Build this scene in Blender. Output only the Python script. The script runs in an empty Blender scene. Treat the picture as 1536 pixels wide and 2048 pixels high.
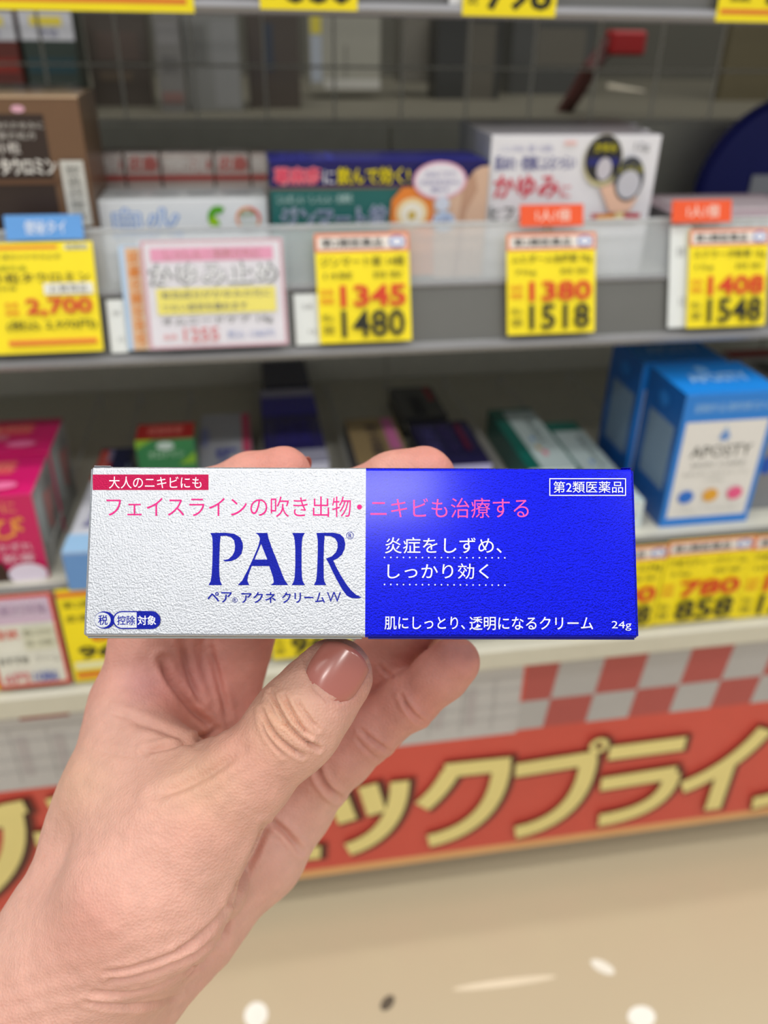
import bpy, bmesh, math, random
import numpy as np
from mathutils import Vector, Matrix

# ---------------------------------------------------------------- camera
W_PX, H_PX, FPX = 1536.0, 2048.0, 1650.0
CAMZ = 0.73
PITCH, YAW, ROLL = math.radians(30.5), math.radians(10.0), math.radians(1.0)
sc = bpy.context.scene
COL = sc.collection
_f = Vector((math.sin(YAW)*math.cos(PITCH), math.cos(YAW)*math.cos(PITCH), -math.sin(PITCH)))
_r0 = Vector((math.cos(YAW), -math.sin(YAW), 0))
_u0 = _r0.cross(_f)
_u = _u0*math.cos(ROLL) - _r0*math.sin(ROLL)
_r = _r0*math.cos(ROLL) + _u0*math.sin(ROLL)
CAM = Vector((0, 0, CAMZ))
cd = bpy.data.cameras.new('camera'); cam = bpy.data.objects.new('camera', cd); COL.objects.link(cam)
cam.matrix_world = Matrix(((_r.x, _u.x, -_f.x, CAM.x), (_r.y, _u.y, -_f.y, CAM.y), (_r.z, _u.z, -_f.z, CAM.z), (0, 0, 0, 1)))
cd.sensor_fit = 'VERTICAL'; cd.sensor_height = 34.6; cd.lens = 34.6*FPX/H_PX
cd.clip_start = 0.01; cd.clip_end = 50
cd.dof.use_dof = True; cd.dof.focus_distance = 0.176; cd.dof.aperture_fstop = cd.lens/2.4
sc.camera = cam
# ---------------------------------------------------------------- world, lamps, exposure
wd = bpy.data.worlds.new('store_air'); sc.world = wd; wd.use_nodes = True
wd.node_tree.nodes['Background'].inputs[0].default_value = (0.93, 0.96, 1.0, 1)
wd.node_tree.nodes['Background'].inputs[1].default_value = 0.5
def area(name, loc, sx, sy, watts, rot=(0, 0, 0), col=(1, .97, .92)):
    l = bpy.data.lights.new(name, 'AREA'); l.shape = 'RECTANGLE'; l.size = sx; l.size_y = sy; l.energy = watts; l.color = col
    o = bpy.data.objects.new(name, l); COL.objects.link(o); o.location = loc; o.rotation_euler = rot
    o['category'] = 'lamp'; o['label'] = 'fluorescent ceiling lamp of the store'; return o
for xx in (-1.62, -.38, .97, 2.3):
    area('ceiling_lamp', (xx, -1.93, 2.75), .50, .22, 17)
area('ceiling_lamp', (-0.3, -0.75, 2.75), 5.0, 0.22, 20)
area('ceiling_lamp', (0, 0.10, 2.75), 5.0, 0.22, 30)
area('ceiling_lamp', (0.3, 0.80, 2.75), 5.0, 0.07, 24)
sc.view_settings.view_transform = 'Standard'; sc.view_settings.look = 'None'
sc.view_settings.exposure = -0.12; sc.view_settings.gamma = 1; sc.view_settings.use_curve_mapping = False

# ---------------------------------------------------------------- helpers
def ray(px, py):
    return _f + _r*((px-W_PX/2)/FPX) - _u*((py-H_PX/2)/FPX)
def at_y(px, py, y):
    d = ray(px, py); return CAM + d*(y/d.y)
def at_z(px, py, z):
    d = ray(px, py); return CAM + d*((z-CAMZ)/d.z)
def at_p(px, py, O, N):
    d = ray(px, py); return CAM + d*((Vector(O)-CAM).dot(N)/d.dot(N))
def at_d(px, py, d):
    return CAM + ray(px, py)*d
def lin(c):
    c = c/255.0
    return c/12.92 if c <= .04045 else ((c+.055)/1.055)**2.4
_M = {}
def M(rgb, rough=.5, metal=0., noise=.05, coat=0., bump=0., bscale=400., alpha=1., name=None, trans=0., bdist=.001):
    k = (rgb, rough, metal, noise, coat, bump, bscale, alpha, trans, bdist)
    if k in _M: return _M[k]
    m = bpy.data.materials.new(name or 'surface'); m.use_nodes = True
    nt = m.node_tree; b = nt.nodes['Principled BSDF']; L = nt.links
    col = (lin(rgb[0]), lin(rgb[1]), lin(rgb[2]), 1)
    b.inputs['Roughness'].default_value = rough; b.inputs['Metallic'].default_value = metal
    b.inputs['Coat Weight'].default_value = coat; b.inputs['Coat Roughness'].default_value = .15
    b.inputs['Alpha'].default_value = alpha; b.inputs['Transmission Weight'].default_value = trans
    tc = nt.nodes.new('ShaderNodeTexCoord'); nz = nt.nodes.new('ShaderNodeTexNoise')
    nz.inputs['Scale'].default_value = 60; L.new(tc.outputs['Object'], nz.inputs['Vector'])
    mx = nt.nodes.new('ShaderNodeMix'); mx.data_type = 'RGBA'
    mx.inputs[6].default_value = tuple(max(0, c*(1-noise)) for c in col[:3])+(1,)
    mx.inputs[7].default_value = tuple(min(1, c*(1+noise)) for c in col[:3])+(1,)
    L.new(nz.outputs[0], mx.inputs[0]); L.new(mx.outputs[2], b.inputs['Base Color'])
    if bump:
        n2 = nt.nodes.new('ShaderNodeTexNoise'); n2.inputs['Scale'].default_value = bscale; n2.inputs['Detail'].default_value = 2
        bp = nt.nodes.new('ShaderNodeBump'); bp.inputs['Strength'].default_value = bump; bp.inputs['Distance'].default_value = bdist
        L.new(tc.outputs['Object'], n2.inputs['Vector']); L.new(n2.outputs[0], bp.inputs['Height']); L.new(bp.outputs[0], b.inputs['Normal'])
    _M[k] = m; return m
def tagp(o, label=None, cat=None, group=None, kind=None):
    if label: o['label'] = label
    if cat: o['category'] = cat
    if group: o['group'] = group
    if kind: o['kind'] = kind
    return o
def thing(name, loc, label, cat, group=None):
    o = bpy.data.objects.new(name, None); COL.objects.link(o); o.location = loc; o.empty_display_size = .02
    return tagp(o, label, cat, group)
def mesh(name, verts, faces, mats, parent=None, mi=None, smooth=False):
    off = Vector(parent.location) if parent is not None else Vector((0, 0, 0))
    if parent is not None and parent.parent is not None: off += Vector(parent.parent.location)
    me = bpy.data.meshes.new(name)
    me.from_pydata([tuple(Vector(v)-off) for v in verts], [], faces)
    for m in (mats if isinstance(mats, (list, tuple)) else [mats]): me.materials.append(m)
    if mi is not None: me.polygons.foreach_set('material_index', mi)
    if smooth: me.polygons.foreach_set('use_smooth', [True]*len(me.polygons))
    me.update()
    o = bpy.data.objects.new(name, me); COL.objects.link(o)
    if parent is not None: o.parent = parent
    return o
def boxgeo(c, ax, hs, bev=0.0, seg=1):
    """box centred c with axes ax and half sizes hs -> verts, faces, face tag (axis,sign)"""
    bm = bmesh.new(); bmesh.ops.create_cube(bm, size=2)
    for v in bm.verts: v.co = Vector((v.co.x*hs[0], v.co.y*hs[1], v.co.z*hs[2]))
    if bev: bmesh.ops.bevel(bm, geom=bm.edges[:], offset=bev, segments=seg, affect='EDGES', profile=.5)
    bm.normal_update(); bm.verts.index_update()
    vs = [c + ax[0]*v.co.x + ax[1]*v.co.y + ax[2]*v.co.z for v in bm.verts]
    fs, tg = [], []
    for f in bm.faces:
        fs.append([v.index for v in f.verts]); n = f.normal
        k = max(range(3), key=lambda i: abs(n[i])); tg.append((k, 1 if n[k] > 0 else -1))
    bm.free(); return vs, fs, tg
AX = (Vector((1, 0, 0)), Vector((0, 1, 0)), Vector((0, 0, 1)))
def bx(name, x0, x1, y0, y1, z0, z1, mat, parent=None, bev=.0008):
    c = Vector(((x0+x1)/2, (y0+y1)/2, (z0+z1)/2)); hs = (abs(x1-x0)/2, abs(y1-y0)/2, abs(z1-z0)/2)
    v, f, t = boxgeo(c, AX, hs, min(bev, min(hs)*.5))
    return mesh(name, v, f, mat, parent)
def tube(name, pts, r, mat, parent=None, n=8):
    vs, fs = [], []
    pts = [Vector(p) for p in pts]
    for i, p in enumerate(pts):
        t = (pts[min(i+1, len(pts)-1)]-pts[max(i-1, 0)]).normalized()
        a = t.cross(Vector((0, 0, 1)));  a = a if a.length > .1 else t.cross(Vector((1, 0, 0))); a.normalize(); b = t.cross(a)
        for k in range(n):
            th = 2*math.pi*k/n; vs.append(p + a*(r*math.cos(th)) + b*(r*math.sin(th)))
    for i in range(len(pts)-1):
        for k in range(n):
            fs.append([i*n+k, i*n+(k+1) % n, (i+1)*n+(k+1) % n, (i+1)*n+k])
    fs.append(list(range(n))[::-1]); fs.append([(len(pts)-1)*n+k for k in range(n)])
    return mesh(name, vs, fs, mat, parent, smooth=False)
# ---- flat print: text and shapes as thin ink layers on a face
_T = {}
def textgeo(s, bold, res, font=None):
    k = (s, bold, res)
    if k not in _T:
        c = bpy.data.curves.new('txt', 'FONT'); c.body = s; c.size = 1; c.resolution_u = res; c.offset = bold
        o = bpy.data.objects.new('txt', c); m = o.to_mesh()
        v = np.array([p.co[:2] for p in m.vertices]); f = [list(p.vertices) for p in m.polygons]
        o.to_mesh_clear(); bpy.data.objects.remove(o); bpy.data.curves.remove(c)
        _T[k] = (v, f)
    return _T[k]
def curvegeo(loops):
    c = bpy.data.curves.new('shape', 'CURVE'); c.dimensions = '2D'; c.fill_mode = 'BOTH'
    for lp in loops:
        sp = c.splines.new('POLY'); sp.points.add(len(lp)-1); sp.use_cyclic_u = True
        for p, q in zip(sp.points, lp): p.co = (q[0], q[1], 0, 1)
    o = bpy.data.objects.new('shape', c); m = o.to_mesh()
    v = [tuple(p.co[:2]) for p in m.vertices]; f = [list(p.vertices) for p in m.polygons]
    o.to_mesh_clear(); bpy.data.objects.remove(o); bpy.data.curves.remove(c)
    return v, f
class Print:
    """O: origin (top-left of the face), U right, V down (world vectors, full extents), N outward normal"""
    def __init__(s, O, U, V, layer=.00015, res=2, px=False, rough=.45, coat=.0, metal=0., bump=0., bscale=400., bdist=.001, vsc=1.):
        s.O, s.U, s.V = Vector(O), Vector(U), Vector(V); s.N = s.V.cross(s.U).normalized()
        if s.N.dot(CAM-s.O) < 0: s.N = -s.N
        s.layer, s.k, s.res, s.px, s.vsc = layer, 1, res, px, vsc
        s.vs, s.fs, s.mi, s.mats = [], [], [], []; s.st = dict(rough=rough, coat=coat, metal=metal, bump=bump, bscale=bscale, bdist=bdist)
    def mp(s, a, b):
        if s.px:
            d = ray(a, b); t = (s.O-CAM).dot(s.N)/d.dot(s.N); return CAM + d*t
        return s.O + s.U*a + s.V*(b*s.vsc)
    def add(s, pts, faces, col):
        m = M(tuple(col), noise=.03, **s.st)
        if m not in s.mats: s.mats.append(m)
        mi = s.mats.index(m); o = len(s.vs)
        s.vs += [s.mp(a, b) + s.N*(s.layer*s.k) for a, b in pts]
        s.fs += [[i+o for i in f] for f in faces]; s.mi += [mi]*len(faces); s.k += 1
        return s
    def rect(s, a0, b0, a1, b1, col): return s.add([(a0, b0), (a1, b0), (a1, b1), (a0, b1)], [[0, 1, 2, 3]], col)
    def poly(s, pts, col): return s.add(*curvegeo([pts]), col)
    def loops(s, lps, col): return s.add(*curvegeo(lps), col)
    def ell(s, a, b, ra, rb, col, n=28):
        return s.add([(a+ra*math.cos(2*math.pi*i/n), b+rb*math.sin(2*math.pi*i/n)) for i in range(n)], [list(range(n))], col)
    def ring(s, a, b, ra, rb, w, wb, col, n=28, t0=0, t1=1):
        p = []; f = []
        for i in range(n+1):
            t = 2*math.pi*(t0+(t1-t0)*i/n); p += [(a+ra*math.cos(t), b+rb*math.sin(t)), (a+(ra-w)*math.cos(t), b+(rb-wb)*math.sin(t))]
            if i: f.append([2*i-2, 2*i, 2*i+1, 2*i-1])
        return s.add(p, f, col)
    def frame(s, a0, b0, a1, b1, w, wb, col):
        return s.add([(a0, b0), (a1, b0), (a1, b1), (a0, b1), (a0+w, b0+wb), (a1-w, b0+wb), (a1-w, b1-wb), (a0+w, b1-wb)],
                     [[0, 1, 5, 4], [1, 2, 6, 5], [2, 3, 7, 6], [3, 0, 4, 7]], col)
    def text(s, t, a0, b0, a1, b1, col, bold=.0, rot=0):
        if bold > .015 and max(map(ord, t)) > 0x2000:      # heavy lettering: the outline spread by copies in a ring
            hgt = (b1-b0) if not rot else abs(a1-a0); r = bold*.5*hgt; au, av = s.U.length, s.V.length
            if s.px: au = av = 1
            ra, rb = (r, r*au/av) if rot else (r*av/au, r)
            k0 = s.k
            for i in range(7):
                q = 2*math.pi*i/6; c_, s_ = (math.cos(q)*ra, math.sin(q)*rb) if i < 6 else (0, 0)
                s.k = k0+i*.15; s.text(t, a0+ra+c_, b0+rb+s_, a1-ra+c_, b1-rb+s_, col, 0, rot)
            s.k = k0+2
            return s
        v, f = textgeo(t, bold, s.res)
        lo, hi = v.min(0), v.max(0); n = (v-lo)/(hi-lo)
        if rot == 1: P = [(a0+(a1-a0)*(1-y), b0+(b1-b0)*x) for x, y in n]      # reads downwards
        else: P = [(a0+(a1-a0)*x, b1-(b1-b0)*y) for x, y in n]
        return s.add(P, f, col)
    def stroke(s, pts, w, col, wb=None):
        """thick polyline with mitred joints"""
        wb = wb or w; pts = [Vector(p) for p in pts]; L, R = [], []
        for i, p in enumerate(pts):
            t = (pts[min(i+1, len(pts)-1)]-pts[max(i-1, 0)]).normalized(); n = Vector((-t.y, t.x))
            L.append((p.x+n.x*w/2, p.y+n.y*wb/2)); R.append((p.x-n.x*w/2, p.y-n.y*wb/2))
        m = len(pts); return s.add(L+R, [[i, i+1, m+i+1, m+i] for i in range(m-1)], col)
    def build(s, name, parent): return mesh(name, s.vs, s.fs, s.mats, parent, s.mi)
WHITE, BLK = (238, 238, 240), (25, 25, 22)
YEL, RED, ORA = (250, 228, 0), (214, 60, 20), (228, 120, 40)
def carton(name, label, cat, x0, x1, y0, y1, z0, z1, cols, group=None, rz=0., bev=.0007, rough=.4, coat=.3, pivot=None):
    """cols: dict of front/top/left/right/back -> rgb; returns root, dict of face Print makers"""
    c = Vector(((x0+x1)/2, (y0+y1)/2, (z0+z1)/2)); R = Matrix.Rotation(rz, 3, 'Z')
    if pivot is not None:
        p = Vector((pivot[0], pivot[1], c.z)); c = p + R @ (c-p)
    ax = [R @ a for a in AX]; hs = ((x1-x0)/2, (y1-y0)/2, (z1-z0)/2)
    root = thing(name, (c.x, c.y, z0), label, cat, group)
    v, f, tg = boxgeo(c, ax, hs, bev, 2)
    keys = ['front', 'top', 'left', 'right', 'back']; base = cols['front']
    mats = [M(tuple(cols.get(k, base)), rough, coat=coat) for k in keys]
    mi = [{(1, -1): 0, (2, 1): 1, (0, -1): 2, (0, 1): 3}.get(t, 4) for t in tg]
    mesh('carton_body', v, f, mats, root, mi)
    w, d, h = hs; fl = M(tuple(int(q*.8) for q in cols.get('top', base)), .6)
    # tuck flap: its cut edge standing just proud along the lid
    v2, f2, _ = boxgeo(c + ax[2]*(h+.0002) + ax[1]*(-d+.0012), ax, (w*.94, .0004, .0002)); mesh('lid_flap', v2, f2, fl, root)
    class F: pass
    F.root = root
    F.front = lambda **k: Print(c + ax[0]*-w + ax[1]*-d + ax[2]*h, ax[0]*2*w, ax[2]*-2*h, **k)
    F.top = lambda **k: Print(c + ax[0]*-w + ax[1]*d + ax[2]*(h+.0003), ax[0]*2*w, ax[1]*-2*d, **k)
    F.left = lambda **k: Print(c + ax[0]*-w + ax[1]*d + ax[2]*h, ax[1]*-2*d, ax[2]*-2*h, **k)
    F.right = lambda **k: Print(c + ax[0]*w + ax[1]*-d + ax[2]*h, ax[1]*2*d, ax[2]*-2*h, **k)
    return F
def pxcarton(name, label, cat, xl, xr, pt, pm, yf, zb, depth, cols, **k):
    """front face at plane y=yf: left and right pixel columns at row pm, top at row pt (middle column)"""
    x0, x1 = at_y(xl, pm, yf).x, at_y(xr, pm, yf).x; zt = at_y((xl+xr)/2, pt, yf).z
    return carton(name, label, cat, x0, x1, yf, yf+depth, zb, zt, cols, **k)
# ---------------------------------------------------------------- the setting
YT, YM, YL, YB = .585, .56, .495, .853      # front planes of the top, middle, lower shelf; back panel
ZL = at_y(768, 1120, YL).z                  # lower deck
ZM = at_y(900, 572, YM).z                   # middle deck
ZT = at_y(768, 31, YT).z                    # underside of the top shelf
ZG = at_y(768, 250, YB).z                   # top of solid back panel
XL, XR = -.75, 1.05
fm = M((200, 185, 155), .3, noise=.04, coat=.25)
nt = fm.node_tree; nz = [n for n in nt.nodes if n.type == 'TEX_NOISE'][0]; nz.inputs['Scale'].default_value = 5; nz.inputs['Detail'].default_value = 4
fl = mesh('floor', [(-3.5, -3.5, 0), (4, -3.5, 0), (4, 4, 0), (-3.5, 4, 0), (-3.5, -3.5, -.05), (4, -3.5, -.05), (4, 4, -.05), (-3.5, 4, -.05)],
          [[0, 1, 2, 3], [7, 6, 5, 4], [0, 4, 5, 1], [1, 5, 6, 2], [2, 6, 7, 3], [3, 7, 4, 0]], fm); fl['kind'] = 'structure'
scuff_glints = [(775, 2006, 15, 9, (92, 82, 68), .6), (1205, 1934, 20, 10, (244, 240, 226), -.6), (1283, 2034, 24, 16, (250, 248, 238), .1),
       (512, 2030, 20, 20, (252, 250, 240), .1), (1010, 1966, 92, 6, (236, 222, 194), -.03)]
for px, py, a, b, c, ang in scuff_glints:     # one dark scuff; the pale spots and streak are light glints painted on the floor
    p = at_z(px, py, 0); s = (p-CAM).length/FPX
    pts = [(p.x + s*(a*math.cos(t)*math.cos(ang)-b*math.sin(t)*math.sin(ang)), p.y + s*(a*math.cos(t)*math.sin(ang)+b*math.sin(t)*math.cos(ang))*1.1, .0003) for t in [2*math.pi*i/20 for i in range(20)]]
    mesh('floor_scuff_glint', pts, [list(range(20))], M(c, .5), fl)

# ---------------------------------------------------------------- shelving unit
TILT = .33      # the middle rail, its guard and tags lean back
GRY, STEEL = (118, 118, 110), (160, 162, 160)
su = thing('shelving_unit', ((XL+XR)/2, YB, 0), 'grey steel shelving unit with solid lower back and wire grid above', 'shelving')
mb = M((208, 206, 190), .55, noise=.08)
for i in range(4):
    a = XL + (XR-XL)*i/4
    bx('back_panel', a+.001, a+(XR-XL)/4-.001, YB, YB+.012, .06, ZG, mb, su)
bx('kick_plate', XL, XR, YL+.04, YL+.052, .0, .2, M((205, 200, 186), .5), su)
bx('base_deck', XL, XR, YL+.052, YB, .05, .2, M((120, 118, 110), .5), su)
bx('upright', XL-.03, XL, YL+.05, YB+.03, 0, 1.9, M(STEEL, .4), su); bx('upright', XR, XR+.03, YL+.05, YB+.03, 0, 1.9, M(STEEL, .4), su)
wm = M((205, 202, 190), .4, .2)
step = .0635; x = at_y(530, 150, YB).x
x -= int((x-XL)/step)*step
while x < XR:
    tube('grid_wire', [(x, YB+.004, ZG-.01), (x, YB+.004, 1.3)], .0013, wm, su, 6); x += step
z = at_y(768, 135, YB).z
z -= 0
for k in range(0, 9):
    tube('grid_wire', [(XL, YB+.001, z+step*k), (XR, YB+.001, z+step*k)], .0013, wm, su, 6)
tube('grid_wire', [(XL, YB+.001, ZG+.003), (XR, YB+.001, ZG+.003)], .0025, wm, su, 6)

# middle shelf: deck, metal price rail, clear guard
ms = thing('display_shelf', ((XL+XR)/2, YM, ZM), 'middle grey shelf with metal price rail and clear plastic front guard', 'shelf', 'shelves of the unit')
ZMB = at_y(768, 688, YM).z
bx('deck', XL, XR, YM+.004, YB, ZM-.012, ZM, M((150, 150, 142), .45), ms)
MB = Vector((0, YM-.022, ZMB+.004)); MU = Vector((0, math.sin(TILT), math.cos(TILT))); MN = Vector((0, -math.cos(TILT), math.sin(TILT)))
def tilted(name, h0, h1, off, th, mat, parent):
    c = MB + MU*((h0+h1)/2) + MN*off + Vector(((XL+XR)/2, 0, 0))
    v, f, _ = boxgeo(c, [AX[0], -MN, MU], ((XR-XL)/2, th/2, (h1-h0)/2), .0003); return mesh(name, v, f, mat, parent)
HR = (at_p(900, 568, MB, MN)-MB).dot(MU); HG = (at_p(900, 448, MB, MN)-MB).dot(MU)
tilted('price_rail', 0, HR, 0, .002, M((112, 112, 108), .35, .3), ms)
for h_, r_ in ((0, .0042), (HR, .0022)):
    q = MB + MU*h_ + MN*.001; tube('rail_lip', [(XL, q.y, q.z), (XR, q.y, q.z)], r_, M((140, 140, 142), .4, .3), ms)
ga = M((225, 230, 232), .12, alpha=.32, noise=0)
tilted('plastic_guard', HR+.002, HG, 0, .0018, ga, ms)
q = MB + MU*HG
tube('guard_rim', [(XL, q.y, q.z), (XR, q.y, q.z)], .0016, M((205, 208, 210), .2, alpha=.7), ms)
# top shelf
tsf = thing('display_shelf', ((XL+XR)/2, YT, ZT), 'top shelf edge with grey price rail cut off by the picture', 'shelf', 'shelves of the unit')
bx('deck', XL, XR, YT+.004, YB, ZT+.002, ZT+.014, M((120, 120, 114), .5), tsf)
bx('price_rail', XL, XR, YT, YT+.004, ZT+.003, ZT+.06, M((120, 120, 118), .4, .3), tsf)
tube('rail_lip', [(XL, YT-.002, ZT+.003), (XR, YT-.002, ZT+.003)], .0042, M((140, 140, 144), .4, .3), tsf)
# lower shelf
ls = thing('display_shelf', ((XL+XR)/2, YL, ZL), 'lower cream edged shelf holding boxed ointments in divided lanes', 'shelf', 'shelves of the unit')
bx('deck', XL, XR, YL+.004, YB, ZL-.012, ZL, M((204, 202, 188), .5), ls)
ZLa, ZLb = at_y(768, 1300, YL).z, at_y(768, 1366, YL-.012).z
bx('price_rail', XL, XR, YL, YL+.004, ZLa-.002, ZL+.001, M((150, 150, 146), .4, .3), ls)
bx('shelf_edge', XL, XR, YL-.012, YL+.03, ZLb, ZLa, M((206, 202, 184), .4), ls, .003)
for px, py in [(177, 873), (271, 849), (372, 900), (520, 860), (684, 890), (785, 800), (905, 790), (1000, 760), (1185, 800)]:
    p = at_z(px, py, ZL+.012)
    dv = tube('wire_divider', [(p.x, YL+.03, ZL+.001), (p.x, YL+.032, ZL+.016), (p.x, YB-.05, ZL+.016), (p.x, YB-.048, ZL+.001)], .0013, M((190, 190, 186), .35, .2), ls, 6)

# ---------------------------------------------------------------- price tags
def card(name, label, cat, y, x0, x1, z0, z1, tilt=0., col=YEL, group=None, th=.0006):
    """upright card: bottom edge at z0 in plane y, leaning back by tilt"""
    ax = [AX[0], Vector((0, math.cos(tilt), -math.sin(tilt))), Vector((0, math.sin(tilt), math.cos(tilt)))]
    h = (z1-z0)/2; c = Vector(((x0+x1)/2, y, z0)) + ax[2]*h
    r = thing(name, ((x0+x1)/2, y, z0), label, cat, group)
    v, f, t = boxgeo(c, ax, ((x1-x0)/2, th/2, h)); mesh('card', v, f, M(tuple(col), .5, coat=.2), r)
    P = Print(c + ax[0]*-((x1-x0)/2) + ax[1]*(-th/2) + ax[2]*h, ax[0]*(x1-x0), ax[2]*-(2*h), rough=.5)
    return r, P
def pxcard(name, label, cat, y, xl, xr, pt, pb, **k):
    pm = (pt+pb)/2; xm = (xl+xr)/2
    if abs(y-YM) < .02:      # on the leaning middle rail
        off = (YM-y)+.0015; O = MB+MN*off; a, b = at_p(xl, pm, O, MN), at_p(xr, pm, O, MN); bo, to = at_p(xm, pb, O, MN), at_p(xm, pt, O, MN)
        return card(name, label, cat, bo.y, a.x, b.x, bo.z, bo.z+(to-bo).length, tilt=TILT, **k)
    return card(name, label, cat, y, at_y(xl, pm, y).x, at_y(xr, pm, y).x, at_y(xm, pb, y).z, at_y(xm, pt, y).z, **k)
def price(P, head, name, sub, p1, p2):
    P.rect(.0, .0, 1, .17, (226, 128, 84)).rect(.03, .03, .97, .145, (236, 228, 220))
    P.text(head, .07, .045, .72, .13, (60, 60, 58), .03).ell(.87, .085, .085, .055, (120, 140, 200)).ell(.87, .085, .06, .037, (228, 230, 240))
    P.text(name, .05, .21, .95, .30, (92, 90, 10), .01).text(sub, .08, .35, .92, .41, (80, 78, 15))
    P.text('本体', .03, .50, .17, .56, RED).text('価格', .03, .58, .17, .64, RED).text(p1, .24, .47, .95, .67, RED, .03)
    P.text('税込', .04, .73, .16, .80, BLK).text('価格', .04, .83, .16, .92, BLK).text(p2, .24, .70, .93, .955, (32, 32, 14), .02)
ym = YM-.006
T = 'yellow price tag on the middle shelf rail showing 1345 and 1480'
r, P = pxcard('price_tag', 'yellow price tag right of the pink framed itch card, reading 1345 and 1480', 'price tag', ym, 634, 820, 466, 684, group='yellow price tags')
price(P, '第2類医薬品', 'ジンマート錠 14錠', '14錠    目安', '1345', '1480'); P.build('printing', r)
r, P = pxcard('price_tag', 'yellow price tag below the white itch cartons, reading 1380 and 1518', 'price tag', ym, 1014, 1190, 466, 667, group='yellow price tags')
price(P, '第2類医薬品', 'ムヒダーム治療薬 70g', '70g     目安', '1380', '1518'); P.build('printing', r)
r, P = pxcard('price_tag', 'yellow price tag beside the tall white slip, reading 1408 and 1548', 'price tag', ym, 1376, 1534, 458, 653, group='yellow price tags')
price(P, '第2類医薬品', 'スクラーダ軟膏 15g', '15g     目安', '1408', '1548'); P.build('printing', r)
r, P = pxcard('price_tag', 'large yellow price tag at the left showing 2,700', 'price tag', ym-.002, -40, 196, 486, 706, group='yellow price tags')
P.rect(.03, .03, .7, .06, ORA).rect(.76, .02, .96, .07, (226, 226, 190)).text('医薬品', .78, .025, .95, .065, (90, 90, 80))
P.text('第3類 漢方のかゆみ止め', .05, .10, .72, .15, (120, 118, 40)).text('医薬部外品', .05, .20, .42, .25, (110, 130, 20))
P.text('小粒タウロミン', .12, .27, .95, .36, (60, 55, 20), .02).text('内容量', .12, .39, .32, .42, (60, 55, 20)).rect(.55, .37, .97, .47, (232, 232, 222)).text('お買得品', .6, .385, .92, .455, (120, 120, 120))
P.text('本体', .2, .53, .32, .58, RED).text('価格', .2, .6, .32, .65, RED).text('2,700', .38, .5, .95, .67, (208, 62, 30), .03)
P.text('(税込 2,970円)', .2, .70, .97, .80, (50, 48, 12), .01).rect(.2, .88, .96, .925, ORA); P.build('printing', r)
# small white tickets and side slips
for xl, xr, pt, pb, lb in [(218, 252, 600, 706, 'small white ticket left of the pink framed itch card'), (590, 642, 588, 690, 'small white ticket tucked beside the 1480 price tag'),
                           (1338, 1380, 452, 655, 'tall white paper slip beside the 1548 price tag'), (-60, -8, 560, 706, 'white ticket behind the 2,700 price tag')]:
    r, P = pxcard('paper_ticket', lb, 'ticket', ym+.003, xl, xr, pt, pb, col=(224, 228, 226), group='white tickets')
    P.text('在庫', .3, .2, .7, .3, (150, 150, 150)).text('12', .5, .7, .8, .78, (140, 140, 140)); P.build('printing', r)
r, P = pxcard('side_slip', 'narrow blue and orange slip left of the pink framed itch card', 'slip', ym+.001, 247, 292, 492, 700, col=(176, 200, 226))
P.rect(.25, .02, .98, 1, (216, 178, 140)).text('皮膚の薬かゆみ', .35, .05, .9, .95, (224, 130, 30), .02, rot=1); P.build('printing', r)
# itch card in a plastic sleeve
r, P = pxcard('itch_card', 'white card with pink border advertising itch relief with bold outlined lettering', 'card', ym-.003, 290, 570, 480, 694, col=(230, 226, 232))
P.frame(0, 0, 1, 1, .018, .02, (206, 120, 140)).rect(.06, .07, .93, .19, (232, 120, 168)).text('しっしん・虫刺されに', .16, .08, .84, .17, (190, 30, 50), .02)
P.text('かゆみ止め', .035, .20, .96, .42, (60, 60, 60), .09).text('かゆみ止め', .06, .215, .935, .4, (240, 240, 240), .01)
P.rect(.08, .44, .93, .68, (240, 226, 60)).text('有効成分がかゆみの元に', .11, .465, .9, .54, (90, 86, 40), .01).text('つらい症状を鎮めます', .11, .58, .72, .65, (90, 86, 40), .01)
P.text('オムニードケア 14g', .1, .71, .9, .79, (70, 70, 70), .01).text('1255', .25, .81, .5, .94, (214, 90, 90), .01).text('税込 1380円', .56, .85, .9, .92, (100, 120, 180)).text('本体', .1, .86, .2, .92, (214, 90, 90))
P.build('printing', r)
gl = pxcard('plastic_sleeve', 'clear plastic sleeve standing around the pink framed itch card', 'sleeve', ym-.005, 283, 574, 474, 696, col=(240, 240, 245), th=.0012)
for o in gl[0].children: o.data.materials[0] = M((238, 240, 245), .1, alpha=.14, noise=0)
# little category clips
def clip(label, xl, xr, pt, pb, col, txt, tc, y=ym-.001, group='category clips'):
    r, P = pxcard('category_sign', label, 'sign', y, xl, xr, pt, pb, col=col, group=group, th=.0012)
    P.text(txt, .25, .22, .78, .78, tc, .02); P.build('printing', r)
    zt = at_y(xl, pb, y).z; xm = at_y((xl+xr)/2, pb, y).x
    yy = P.O.y+.004 + .02*0
    bx('clip_stem', xm-.004, xm+.004, yy-.004, yy-.002, zt-.02, zt+.002, M((220, 222, 224), .2, alpha=.6), r)
clip('light blue category sign above the 2,700 price tag', 10, 166, 430, 480, (92, 156, 224), '便秘タイ', (226, 236, 250), group=None)
clip('orange quantity sign in front of the white itch cartons', 1040, 1166, 409, 452, (238, 84, 24), '1人1個', (255, 226, 210), group='orange quantity signs')
clip('orange quantity sign in front of the low white carton at the right', 1344, 1462, 400, 445, (238, 84, 24), '1人1個', (255, 226, 210), group='orange quantity signs')
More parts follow.
